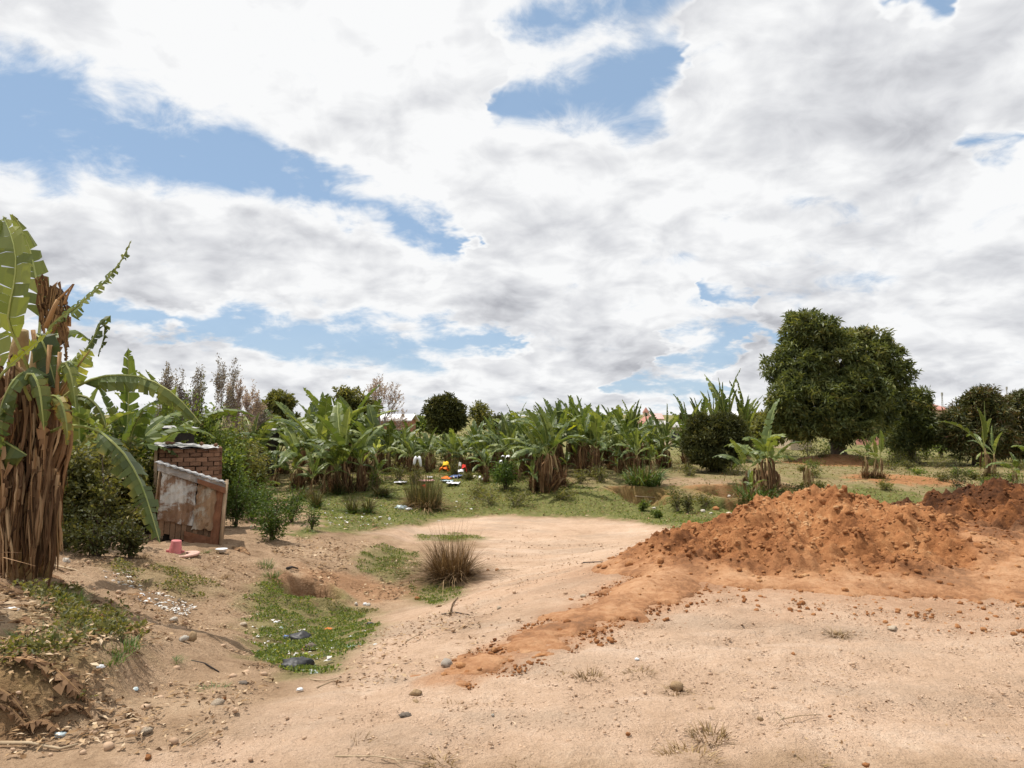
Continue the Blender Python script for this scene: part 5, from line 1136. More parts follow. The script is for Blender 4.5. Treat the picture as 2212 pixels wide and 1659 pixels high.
def tin_shack():
    q = G(190, 543); Y = q[1]; s = Y / F
    def L(px, py, dY=0.0): return Vector(at(px, py, Y + dY) - q)
    root = empty('tin_shack', q); tag(root, 'leaning latrine shack of rusted tin sheets and boards on the bank', 'shack')
    FL, FR, TL, TR = L(159, 533, -.22), L(219, 550, .22), L(163, 464, -.22), L(226, 481, .24)
    dep = 1.1; back = Vector((-.42, 1.02, -.05))
    # core coloured near black to stand in for the shaded inside
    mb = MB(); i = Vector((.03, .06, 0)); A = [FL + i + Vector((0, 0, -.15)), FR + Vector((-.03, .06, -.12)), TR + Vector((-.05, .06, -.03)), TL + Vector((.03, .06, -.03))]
    Bk = [a + back - Vector((0, .08, 0)) for a in A]; mb.add(A + Bk, [[0, 1, 2, 3], [5, 4, 7, 6], [4, 0, 3, 7], [1, 5, 6, 2], [3, 2, 6, 7]]); mb.build('shade_core', M_BLACKIN, root)
    # upright boards of the lower front
    n = 11
    for k in range(n):
        u0, u1 = k / n, (k + 1) / n - .012; a, b = FL.lerp(FR, u0), FL.lerp(FR, u1); ta, tb = TL.lerp(TR, u0), TL.lerp(TR, u1)
        h = random.uniform(.40, .5); lo = random.uniform(-.04, .05) if k < 8 else -.02; mb = MB(); th = Vector((0, -.022 - .006 * (k % 2), 0))
        V = [a.lerp(ta, lo), b.lerp(tb, lo + random.uniform(-.02, .02)), b.lerp(tb, h), a.lerp(ta, h)]
        mb.add(V + [v + th for v in V], [[3, 2, 1, 0], [4, 5, 6, 7], [0, 1, 5, 4], [2, 3, 7, 6], [1, 2, 6, 5], [3, 0, 4, 7]]); mb.build('board', M_PLANK, root)
    mb = MB(); a, b = FL.lerp(FR, .42), FR + Vector((.0, 0, 0)); V = [a + Vector((0, -.04, -.06)), b + Vector((0, -.04, -.03)), b.lerp(TR, .16) + Vector((0, -.045, 0)), a.lerp(TL.lerp(TR, .42), .14) + Vector((0, -.045, 0))]
    sheet(mb, V[0], V[1], V[2], V[3], 8, 3, .006, seed=4); mb.build('mud_skirt', M_RUST, root)
    # tin sheets on the upper front
    def pt(u, v, o=-.05): p = FL.lerp(FR, u).lerp(TL.lerp(TR, u), v); return p + Vector((0, o, 0))
    mb = MB(); sheet(mb, pt(-.02, .20), pt(.58, .25), pt(.56, .93), pt(.02, .95), 14, 12, .007, jag=.012, seed=1); o = mb.build('tin_sheet', M_TIN1, root); o['label'] = 'white flaking tin sheet'
    mb = MB(); sheet(mb, pt(.55, .20, -.075), pt(.88, .27, -.075), pt(.90, .92, -.075), pt(.60, .93, -.075), 10, 12, .007, jag=.018, seed=2); o = mb.build('tin_sheet', M_TIN2, root); o['label'] = 'brown stained tin sheet'
    mb = MB(); sheet(mb, pt(.86, -.02, -.06), pt(1.0, -.02, -.06), pt(1.0, .95, -.06), pt(.86, .95, -.06), 5, 10, .004, seed=3); o = mb.build('tin_sheet', M_RUST, root); o['label'] = 'dark rust strip'
    # fascia under the roof edge
    mb = MB(); sheet(mb, pt(-.03, .90, -.10), pt(1.03, .86, -.10), pt(1.04, 1.0, -.12), pt(-.04, 1.03, -.12), 12, 3, .006, seed=6); mb.build('fascia', M_TIN3, root)
    mb = MB(); a, b = pt(.60, .93, -.135), pt(1.06, .90, -.135); sheet(mb, a - Vector((0, 0, .05)), b - Vector((0, 0, .07)), b + Vector((0, 0, .03)), a + Vector((0, 0, .02)), 8, 2, .004, seed=7); mb.build('rust_flashing', M_RUST, root)
    # roof sheet sloping to the right and slightly back
    mb = MB(); a, b = pt(-.06, 1.02, -.16), pt(1.07, .985, -.16); sheet(mb, a, b, b + back + Vector((.0, .12, .0)), a + back + Vector((-.05, .12, .02)), 40, 4, .010, waves=10, th=.006); mb.build('roof_sheet', M_TIN3, root)
    # side walls, posts
    for sd, (f_, t_) in enumerate(((FL, TL), (FR, TR))):
        for k in range(5):
            y0, y1 = k / 5, (k + 1) / 5 - .02; mb = MB(); xo = Vector(((-.02 if sd == 0 else .012), 0, 0)); V = [f_ + back * y0 + xo - Vector((0, 0, .06)), f_ + back * y1 + xo - Vector((0, 0, .06)), t_ + back * y1 + xo - Vector((0, 0, .03)), t_ + back * y0 + xo - Vector((0, 0, .03))]
            d = Vector(((-.02 if sd == 0 else .02), 0, 0)); mb.add(V + [v + d for v in V], [[0, 1, 2, 3], [7, 6, 5, 4], [0, 4, 5, 1], [2, 6, 7, 3], [1, 5, 6, 2], [3, 7, 4, 0]]); mb.build('side_board', M_PLANK, root)
    for P_, r_ in (([L(156, 505, -.05), L(161, 463, -.05)], .022), ([L(158, 535, -.08), L(163.5, 466, -.08)], .018), ([FR + Vector((.03, -.05, -.14)), TR + Vector((.02, -.05, 0))], .028), ([FR + back + Vector((.06, 0, -.1)), TR + back + Vector((.05, 0, 0))], .025)):
        mb = MB(); mb.tube(P_, r_, 7); mb.build('post', M_POST, root, smooth=True)
    return q
SHQ = tin_shack()
def brick_hut():
    Y = SHQ[1] + 2.0; a, b = at(161.5, 470, Y), at(217, 478, Y); w = b[0] - a[0]; zg = gz((a[0] + b[0]) / 2, Y); q = np.array(((a[0] + b[0]) / 2, Y, zg)); h = topz(190, 446, Y) - zg
    root = empty('brick_hut', q, .40); tag(root, 'small red brick hut with a whitish roof slab right behind the tin shack', 'hut')
    mb = MB(); mb.box((0, .65, h / 2 - .1), (w - .03, 1.27, h + .1)); mb.build('mortar_core', M_MORTAR, root)
    ch = .085; bl = .21; n = int(w / bl); rows = int((h - .04) / ch)
    brick = []
    for k in range(5):
        mb = MB(); mb.box((0, 0, 0), (bl - .018, .10, ch - .014), jit=.006); brick.append(mb.mesh('brick', M_BRICK))
    half = MB(); half.box((0, 0, 0), (bl / 2 - .014, .10, ch - .014), jit=.005); half = half.mesh('brick', M_BRICK)
    for r in range(rows):
        z = h - .04 - (r + .5) * ch
        if z < .0: break
        x = -w / 2
        if r % 2: obj('brick', half, root, loc=(x + bl / 4, .0 + random.uniform(-.008, .008), z)); x += bl / 2
        while x + bl <= w / 2 + .02:
            obj('brick', random.choice(brick), root, loc=(x + bl / 2, random.uniform(-.01, .008), z + random.uniform(-.004, .004)), rot=(0, 0, random.uniform(-.02, .02))); x += bl
        if w / 2 - x > .06: obj('brick', half, root, loc=(x + bl / 4, 0, z))
        y = .10 + (.1 if r % 2 else 0)      # side facing left
        while y < 1.2 and r < 9: obj('brick', random.choice(brick), root, loc=(-w / 2, y + bl / 2, z), rot=(0, 0, math.pi / 2)); obj('brick', random.choice(brick), root, loc=(w / 2, y + bl / 2, z), rot=(0, 0, math.pi / 2)); y += bl
    mb = MB(); sheet(mb, (-w / 2 - .10, -.14, h + .03), (w / 2 - .02, -.12, h - .05), (w / 2 + .02, 1.4, h - .03), (-w / 2 - .08, 1.4, h + .07), 14, 8, .012, th=.035, jag=.03, seed=9); mb.build('roof_slab', M_TIN3, root)
    for (x, y) in ((-.38, .05), (-.30, .0), (.45, .05), (.2, .3)):
        o = obj('roof_stone', clod_mesh('roof_stone', int(abs(x) * 90), M_BRICK, 1), root, loc=(x, y, h + .06 - (x + .3) * .06), scale=.05)
    mb = MB(); mb.box((-w / 2 - .05, -.06, h / 2), (.05, .05, h)); mb.build('corner_post', M_POST, root)
brick_hut()
def dark_shed(px0, px1, pt, pb, Y, label, roofm):
    a, b = at(px0, pb, Y), at(px1, pb, Y); w = b[0] - a[0]; cx = (a[0] + b[0]) / 2; zg = gz(cx, Y); h = topz(px0, pt, Y) - zg; root = empty('board_shed', (cx, Y, zg)); tag(root, label, 'shed')
    mb = MB(); mb.box((0, .55, h / 2 - .1), (w - .06, 1.0, h)); mb.build('inside_shade', M_BLACKIN, root)  # box behind the boards, interior shade given as near black colour
    n = max(3, int(w / .16))
    for k in range(n): mb = MB(); mb.box((-w / 2 + (k + .5) * w / n, 0, h / 2 - .05 + random.uniform(-.03, .0)), (w / n - .012, .03, h)); mb.build('board', M_DARKWOOD, root)
    mb = MB(); sheet(mb, (-w / 2 - .3, -.15, h + .06), (w / 2 + .06, -.15, h), (w / 2 + .06, 1.2, h + .02), (-w / 2 - .3, 1.2, h + .08), 8, 4, .01, th=.02, jag=.03, seed=px0); mb.build('roof_sheet', roofm, root)
dark_shed(160, 175, 429, 446, SHQ[1] + 4.3, 'dark board shed with pale sheet roof up behind the brick hut', M_TIN3)
sh('leafy_shrub', 168, 0, 431, 12, 'leafy shrub overgrowing the dark board shed behind the brick hut', M_SHRUB, Y=SHQ[1] + 3.5, nst=11, nlv=1200, Lr=.10, Wr=.05, seed=498, low=.2, bushy=.4)
sh('leafy_shrub', 152, 0, 436, 11, 'leafy shrub at the left corner of the brick hut', M_OLIVE, Y=SHQ[1] + 1.8, nst=11, nlv=1200, Lr=.09, Wr=.045, seed=499, low=.2, bushy=.4)
dark_shed(260, 271, 430, 452, 27.5, 'narrow dark shed right behind the yellow banana leaf', M_GREYROOF)
dark_shed(57, 66, 490, 525, 12.3, 'brown board corner of a shed behind the near banana stem', M_PLANK)

# ---------------------------------------------------------------- bucket and lid
M_PINKP = simple('faded_pink_plastic', (.46, .135, .135), (.58, .20, .195), 3, .5, spec=.4)
M_LID = simple('dusty_pink_plastic', (.50, .30, .24), (.60, .38, .31), 4, .6)
M_KNOB = simple('dark_plastic', (.10, .05, .04), (.14, .07, .06), 3, .8)  # dark brown plastic of the lid knob
def lathe(mb, prof, n=28, mi=0):
    V = [(r * math.cos(2 * math.pi * j / n), r * math.sin(2 * math.pi * j / n), z) for r, z in prof for j in range(n)]
    mb.add(V, [[i * n + j, i * n + (j + 1) % n, (i + 1) * n + (j + 1) % n, (i + 1) * n + j] for i in range(len(prof) - 1) for j in range(n)], mi)
q = G(175, 554); s = q[1] / F; bh = 13.2 * s; br = 6.3 * s
root = empty('bucket', q + np.array((0, 0, .005))); root.rotation_euler = (.05, .09, .3); tag(root, 'pink plastic bucket standing upside down in front of the tin shack', 'bucket')
mb = MB(); lathe(mb, [(.001, bh), (br * .62, bh), (br * .72, bh * .985), (br * .76, bh * .95), (br * .84, bh * .55), (br * .88, bh * .5), (br * .90, bh * .48), (br * .95, bh * .16), (br * .98, bh * .08), (br * .96, 0), (br * .9, 0), (br * .86, bh * .1), (br * .72, bh * .9)]); mb.build('body', M_PINKP, root, smooth=True)
mb = MB(); lathe(mb, [(br * .97, bh * .09), (br * 1.13, bh * .08), (br * 1.16, bh * .03), (br * 1.12, 0.0), (br * .97, .0)]); mb.build('rim', M_PINKP, root, smooth=True)
mb = MB(); mb.box((br * 1.15, 0, bh * .12), (.03, .05, .05)); mb.box((-br * 1.15, 0, bh * .12), (.03, .05, .05)); mb.build('handle_ears', M_PINKP, root)
q = G(187, 556); root = empty('loose_cover', q + np.array((0, 0, .02))); root.rotation_euler = (.06, -.05, 0); tag(root, 'dusty pink round lid lying beside the bucket', 'lid')
mb = MB(); lathe(mb, [(.001, .012), (.13, .012), (.145, .02), (.165, .018), (.17, .0), (.16, -.012), (.001, -.01)]); mb.build('disc', M_LID, root, smooth=True)
mb = MB(); lathe(mb, [(.001, .035), (.018, .035), (.022, .012)], 12); mb.build('knob', M_KNOB, root, smooth=True)
q = G(221.5, 553); root = empty('white_bowl', q + np.array((0, 0, .01))); tag(root, 'small white bowl lying on the earth right of the tin shack', 'bowl')
mb = MB(); lathe(mb, [(.001, .0), (.05, .0), (.085, .05), (.09, .055), (.08, .052), (.045, .012), (.001, .01)], 18); mb.build('body', M_WHITEROOF, root, smooth=True)

# ---------------------------------------------------------------- laundry
def cloth_mat(name, c, c2=None): return simple(name, c, c2 or tuple(v * .8 for v in c), 7, .9, 3)
C_WHITE = cloth_mat('white_cloth', (.78, .78, .80), (.66, .66, .69)); C_GREY = cloth_mat('grey_cloth', (.42, .41, .37)); C_RED = cloth_mat('red_cloth', (.66, .045, .03)); C_ORANGE = cloth_mat('orange_cloth', (.80, .19, .03)); C_YEL = cloth_mat('yellow_cloth', (.80, .50, .03))
C_PINK = cloth_mat('pink_cloth', (.66, .36, .34)); C_BLUE = cloth_mat('blue_cloth', (.10, .14, .30)); C_CREAM = cloth_mat('cream_cloth', (.68, .62, .46)); C_PALE = cloth_mat('pale_blue_cloth', (.45, .55, .60))
def cloth(name, c, w, d, mat, label, seed, drape=0.0, hump=0.0, rz=0.0, cat='cloth', thick=.008, group=None, n=12, spike=0.0):
    """a piece of cloth: flat and rumpled, or hung over something with its sides falling"""
    g = np.random.default_rng(seed); u, v = np.meshgrid(np.linspace(-1, 1, n), np.linspace(-1, 1, n)); u, v = u.ravel(), v.ravel()
    rag = 1 + .45 * perlin(np.arctan2(v, u) * 1.7 + seed, u * 0 + .3, seed); x, y = u * w / 2 * rag, v * d / 2 * rag
    z = .13 * min(w, 1) * fbm(u * 2.1 + seed, v * 2.1, 4, seed) + thick
    if drape:
        e = np.clip(np.abs(u) - .28, 0, 1); x = np.where(np.abs(u) > .28, np.sign(u) * (w * .14 + e * w * .10), x); z = z - e * drape * (1 + .3 * perlin(u * 2, v * 3, seed)); z = z + .03 * np.sin(v * 9 + seed) * e
    z = z + hump * np.exp(-(u ** 2 + v ** 2) * 2.2)
    P = np.stack([x, y, z], 1); i = np.arange(n * n).reshape(n, n); f = np.stack([i[:-1, :-1], i[:-1, 1:], i[1:, 1:], i[1:, :-1]], -1).reshape(-1, 4)
    V = np.concatenate([P, P - np.array((0, 0, thick))]); f2 = np.concatenate([f, f[:, ::-1] + n * n]); o = obj(name, mesh_np(name, V, f2, mat, smooth=True), loc=c, rot=(0, 0, rz)); tag(o, label, cat, group); return o
def flat(px, py, wpx, dpx, mat, label, seed, **k):
    q = G(px, py); s = q[1] / F; a = G(px, py - dpx / 2); b = G(px, py + dpx / 2)
    return cloth('laundry_cloth', q + np.array((0, 0, .07)), wpx * s, max(.25, min(1.6, a[1] - b[1])), mat, label, seed, **k)
flat(401, 484, 10, 2.4, C_WHITE, 'white garment spread on the grass left of the reed tuft', 1)
flat(425, 482.5, 18, 1.8, C_PINK, 'long pink sheet spread out behind the reed tuft', 2)
flat(446, 480.5, 9, 2.2, C_ORANGE, 'bright orange cloth spread right behind the reed tuft', 3, hump=.08)
flat(457, 478, 11, 1.5, C_BLUE, 'dark blue trousers laid on the grass by the orange cloth', 4)
flat(453, 485, 13, 3.0, C_WHITE, 'white ragged cloth in front of the orange one', 5)
flat(447, 482.8, 11, 1.2, C_PALE, 'narrow pale cloth just below the orange one', 6)
flat(430, 479, 5, 1.2, C_WHITE, 'small white cloth behind the pink sheet', 7)
q = G(421, 494); cloth('laundry_cloth', at(424, 488, q[1] - .1), .42, .25, C_RED, 'red cloth caught in the stalks of the reed tuft', 8, hump=.1, drape=.16)
def hung(px, py, wpx, hpx, Y, mat, label, seed, **k):
    s = Y / F; return cloth('laundry_cloth', at(px, py, Y), wpx * s * 2.1, .35, mat, label, seed, drape=hpx * s, cat='cloth', **k)
YL = G(418, 484)[1]
# trousers hung over a bush
def trousers():
    Y = YL; c = at(417.5, 458, Y); s = Y / F; root = empty('white_trousers', c); tag(root, 'white trousers hung upside down over the brush, both legs hanging', 'trousers')
    for sd in (-1, 1):
        mb = MB(); mb.tube([(sd * .03, .03, -.02), (sd * .055, 0, .03), (sd * .085, -.03, -.05), (sd * .105, -.03, -.18), (sd * .125, -.03, -.30 if sd > 0 else -.24)], [.035, .05, .055, .046, .036], 10); mb.build('leg', C_WHITE, root, smooth=True)
    mb = MB(); mb.tube([(-.06, .02, .0), (0, .02, -.02), (.06, .02, .0)], [.04, .04, .04], 8); mb.build('seat', C_WHITE, root, smooth=True)
trousers()
YB = G(445, 478)[1]
hung(446, 465, 9, 7, YB + 1.0, C_YEL, 'yellow part of the orange and yellow cloth on the brush', 11, hump=.12)
hung(444, 468.5, 10, 3, YB + .9, C_ORANGE, 'orange edge cloth below the yellow one on the brush', 12, hump=.04)
YP = YB + .6
hung(460, 466, 4, 3, YP, C_GREY, 'grey cap shaped cloth on the heap of clothes', 13, hump=.14)
hung(464, 468, 6, 5, YP - .05, C_RED, 'red shirt on the heap of clothes', 14, hump=.12)
hung(461, 472, 8, 12, YP - .25, C_WHITE, 'patterned white shirt hanging below the red one', 15, hump=.08)
hung(452.5, 477, 5, 2, YP - .3, C_CREAM, 'small cream rag left of the hanging white shirt', 16)
hung(473, 477, 10, 4, YP - .2, C_CREAM, 'cream cloth on the brush right of the white shirt', 17)
hung(480, 477.5, 3.5, 3, YP - .6, C_WHITE, 'small white rag left of the two grey hanging legs', 18, hump=.05)
hung(484, 479.5, 5, 3, YP - .6, C_WHITE, 'white waistband cloth above the grey hanging legs', 19, hump=.05)
hung(478, 482, 3, 9, YP - .62, C_GREY, 'left grey hanging trouser leg near the shrub', 20)
hung(482, 483, 4, 11, YP - .66, C_GREY, 'right grey hanging trouser leg near the shrub', 21)
YS = G(506, 490)[1]
hung(508, 457, 6, 4, YS - .1, C_WHITE, 'largest white cloth spread on the dark green shrub', 22, hump=.06)
hung(503, 456, 3.5, 2, YS, C_WHITE, 'small white cloth at the left on the dark green shrub', 23)
hung(501, 461.5, 3.5, 2.5, YS - .5, C_WHITE, 'lower white cloth on the dark green shrub', 24, hump=.04)
hung(474, 487.5, 3, 2, YP - 1.4, C_WHITE, 'white rag on the low scrub in front of the laundry', 25, hump=.05)
# ---------------------------------------------------------------- ground cover (nobody could count it)
def in_poly(P, n, g):
    lo, hi = P.min(0), P.max(0); out = []; c = 0
    while c < n:
        p = g.uniform(lo, hi, (n * 2, 2)); p = p[poly_sd(p[:, 0], p[:, 1], P) > -.05]; out.append(p); c += len(p)
        if len(p) == 0: break
    return np.concatenate(out)[:n]
def area(P): return .5 * abs(np.dot(P[:, 0], np.roll(P[:, 1], 1)) - np.dot(P[:, 1], np.roll(P[:, 0], 1)))
def cover(name, P, dens, Lr, Wr, hmax, mat, label, seed, clump=1.4, thr=-.15, up=.6, edge=.5):
    g = np.random.default_rng(seed); n = int(min(20000, area(P) * dens)); p = in_poly(P, n, g)
    nz = fbm(p[:, 0] * clump, p[:, 1] * clump, 4, seed) + .35 * np.clip(poly_sd(p[:, 0], p[:, 1], P) / edge - 1, -1, 0); k = nz > thr; p, nz = p[k], nz[k]; n = len(p)
    hh = hmax * np.clip(.35 + nz * 1.1, .1, 1) * g.random(n); z = H(p[:, 0], p[:, 1]) + .01 + hh
    D = nrm(np.stack([g.normal(size=n), g.normal(size=n), up + .5 * g.random(n)], 1)); L = Lr * g.uniform(.6, 1.3, n)
    o = obj(name, leaf_cloud(name, np.stack([p[:, 0], p[:, 1], z], 1), D, L, Wr * L / Lr, mat, np.clip(.45 + .22 * g.normal(size=n), 0, 1), flat=1.0))
    tag(o, label, 'weeds', kind='stuff'); return o
CV = ['low leafy weeds growing over the rubbish hollow', 'green weeds beside the red earth ledge', 'short weeds left of the dry sedge tuft', 'short grass at the foot of the dry sedge tuft', 'strip of grass on the sand behind the sedge tuft', 'straggling dark weeds under the near banana plant', 'weeds and dry stalks above the cut bank at left', 'thin weeds below the pink bucket']
for k, P in enumerate(W_PATCH):
    if k in (5, 6): cover('ground_weeds', P, 3600, .042, .02, .15, M_OLIVE, CV[k], 20 + k, 2.8, -.16)
    elif k == 7: cover('ground_weeds', P, 2200, .04, .018, .09, M_OLIVE, CV[k], 20 + k, 2.4, -.12)
    elif k in (0, 1): cover('ground_weeds', P, 3000, .030, .016, .06, M_OLIVE if k == 1 else M_SHRUB, CV[k], 20 + k, 2.6, -.30, .9, .6)
    else: cover('ground_weeds', P, 1500, .045, .014, .05, M_SHRUB, CV[k], 20 + k, 2.6, -.25, 1.2)
cover('meadow_grass', W_LAWN, 115, .075, .026, .02, M_SHRUB, 'short green meadow grass between the sand and the banana plants', 40, .8, -.4, .35)
cover('meadow_grass', W_LAWN, 45, .08, .02, .02, M_STRAW, 'dry straw coloured grass mixed into the meadow', 41, .6, .0, .3)
P = np.array(((-20., 21), (34, 21), (34, 46), (-20, 46)))
cover('rough_grass', P, 14, .10, .03, .02, M_OLIVE, 'rough grass on the rising ground behind the meadow', 42, .5, -.25, .3)
cover('rough_grass', P, 8, .11, .03, .02, M_STRAW, 'dry rough grass on the rising ground behind the meadow', 43, .5, -.1, .3)

M_LITTER = leafmat('leaf_litter', [(0, (.06, .035, .02)), (.4, (.19, .11, .055)), (.75, (.40, .27, .15)), (1, (.58, .46, .32))], .1, .9, .1, tcol=(1, .9, .7), rnd=.0)
M_SCRAP = simple('plastic_scraps', (.40, .38, .34), (.74, .73, .70), 9, .6)
def scatter(name, n, region, Lr, Wr, mat, label, seed, thr=-9, clump=1.0, lift=.008, cat='litter', elong=1.0):
    g = np.random.default_rng(seed); p = in_poly(region, n, g); nz = fbm(p[:, 0] * clump, p[:, 1] * clump, 3, seed); p = p[nz > thr]; n = len(p)
    D = nrm(np.stack([g.normal(size=n), g.normal(size=n) * elong, .18 * g.normal(size=n)], 1)); L = Lr * g.uniform(.4, 1.5, n)
    o = obj(name, leaf_cloud(name, np.stack([p[:, 0], p[:, 1], H(p[:, 0], p[:, 1]) + lift + .012 * g.random(n)], 1), D, L, Wr * L / Lr * g.uniform(.5, 1.4, n), mat, g.random(n), flat=2.2, droop=.0))
    tag(o, label, cat, kind='stuff'); return o
BANK = poly_world([(0, 560), (110, 555), (230, 552), (260, 580), (250, 640), (270, 690), (200, 745), (60, 760), (-60, 745), (-60, 600)])
scatter('leaf_litter', 6500, BANK, .036, .016, M_LITTER, 'dry leaves and husks strewn over the earth bank at left', 51, -.1)
scatter('leaf_litter', 1500, poly_world([(270, 535), (360, 540), (420, 560), (400, 600), (330, 590), (280, 565)]), .055, .03, M_LITTER, 'stony litter on the slope above the red ledge', 52, -.2)
scatter('leaf_litter', 900, poly_world([(340, 690), (380, 630), (470, 605), (480, 650), (420, 690)]), .04, .014, M_LITTER, 'straw bits where the sand meets the weeds', 53, -.1)
scatter('leaf_litter', 900, W_LAWN, .10, .05, M_LITTER, 'pale litter bits scattered in the meadow', 54, -.1, .5)
scatter('leaf_litter', 1100, poly_world([(220, 745), (480, 700), (1024, 640), (1100, 766), (150, 767)]), .022, .009, M_LITTER, 'straw flecks trodden into the near sand', 55, .05, .8)
scatter('leaf_litter', 700, poly_world([(400, 690), (480, 560), (520, 525), (700, 535), (560, 640)]), .035, .014, M_LITTER, 'specks and twigs on the sand floor', 56, .0, .8)
scatter('plastic_scraps', 260, poly_world([(139, 596), (160, 594), (190, 606), (182, 616), (150, 608)]), .042, .022, M_SCRAP, 'white paper and feather scraps in a drift across the bank', 57, -.3)
scatter('plastic_scraps', 90, poly_world([(105, 570), (140, 575), (145, 592), (110, 585)]), .045, .025, M_SCRAP, 'white scraps under the small open tree', 58)
scatter('plastic_scraps', 130, poly_world([(250, 615), (300, 620), (335, 650), (310, 675), (270, 660)]), .04, .028, M_SCRAP, 'pale plastic scraps lying among the weeds of the hollow', 59)
scatter('plastic_scraps', 55, poly_world([(328, 518), (376, 517), (400, 524), (330, 527)]), .075, .045, M_SCRAP, 'band of pale rubbish in the meadow left of the sand', 60)
scatter('plastic_scraps', 60, poly_world([(300, 500), (480, 490), (480, 512), (310, 520)]), .10, .05, M_SCRAP, 'single white scraps dotted over the meadow', 61)

# countless grains and small stones
def pebbles(name, n, region, s0, s1, mat, label, seed, pw=3.0, thr=-9, fn=None):
    g = np.random.default_rng(seed); p = in_poly(region, n, g); nz = fbm(p[:, 0] * .8, p[:, 1] * .8, 3, seed); p = p[nz > thr]; n = len(p); base = [clod_mesh('b', seed * 3 + k, mat, 1) for k in range(3)]
    Vs, Fs, off = [], [], 0; s = s0 + (s1 - s0) * g.random(n) ** pw
    for k in range(3):
        nv = len(base[k].vertices); bv = np.empty(nv * 3, np.float32); base[k].vertices.foreach_get('co', bv); bv = bv.reshape(-1, 3); bf = np.array([f.vertices[:] for f in base[k].polygons]); q = p[k::3]; sq = s[k::3]; a = g.uniform(0, 6.28, len(q))
        vx = bv[None, :, 0] * np.cos(a)[:, None] - bv[None, :, 1] * np.sin(a)[:, None]; vy = bv[None, :, 0] * np.sin(a)[:, None] + bv[None, :, 1] * np.cos(a)[:, None]
        V = np.stack([vx, vy, np.broadcast_to(bv[None, :, 2], vx.shape)], -1) * sq[:, None, None] + np.stack([q[:, 0], q[:, 1], H(q[:, 0], q[:, 1]) + sq * .25], 1)[:, None]
        Vs.append(V.reshape(-1, 3)); Fs.append((bf[None] + (np.arange(len(q)) * nv)[:, None, None]).reshape(-1, 3) + off); off += len(q) * nv
    o = obj(name, mesh_np(name, np.concatenate(Vs), np.concatenate(Fs), mat)); tag(o, label, 'pebbles', kind='stuff')
M_PEB = simple('sandy_pebble', (.30, .19, .12), (.56, .40, .27), 2.5, .95, world_space=True)
NEAR = poly_world([(150, 766), (1100, 766), (1100, 600), (760, 592), (600, 640), (440, 690), (330, 700)])
pebbles('pebbles', 2600, NEAR, .003, .016, M_PEB, 'fine grit and pebbles on the trodden near ground', 71, 6.0)
pebbles('pebbles', 900, BANK, .005, .03, M_PEB, 'grit and crumbs of earth on the left bank', 72, 5.0)
pebbles('pebbles', 900, poly_world([(330, 690), (480, 560), (520, 525), (700, 535), (560, 640), (440, 690)]), .005, .03, M_PEB, 'grit on the sand floor', 73, 5.0)
FAN = poly_world([(430, 690), (520, 640), (700, 560), (720, 600), (560, 660), (450, 692)])
pebbles('pebbles', 800, FAN, .004, .028, M_RED, 'red crumbs rolled off the tail of the earth heap', 74, 5.0)
pebbles('pebbles', 1300, poly_world([(640, 592), (760, 584), (1060, 576), (1060, 640), (760, 615)]), .004, .03, M_RED, 'red crumbs along the foot of the earth heaps', 75, 6.0)

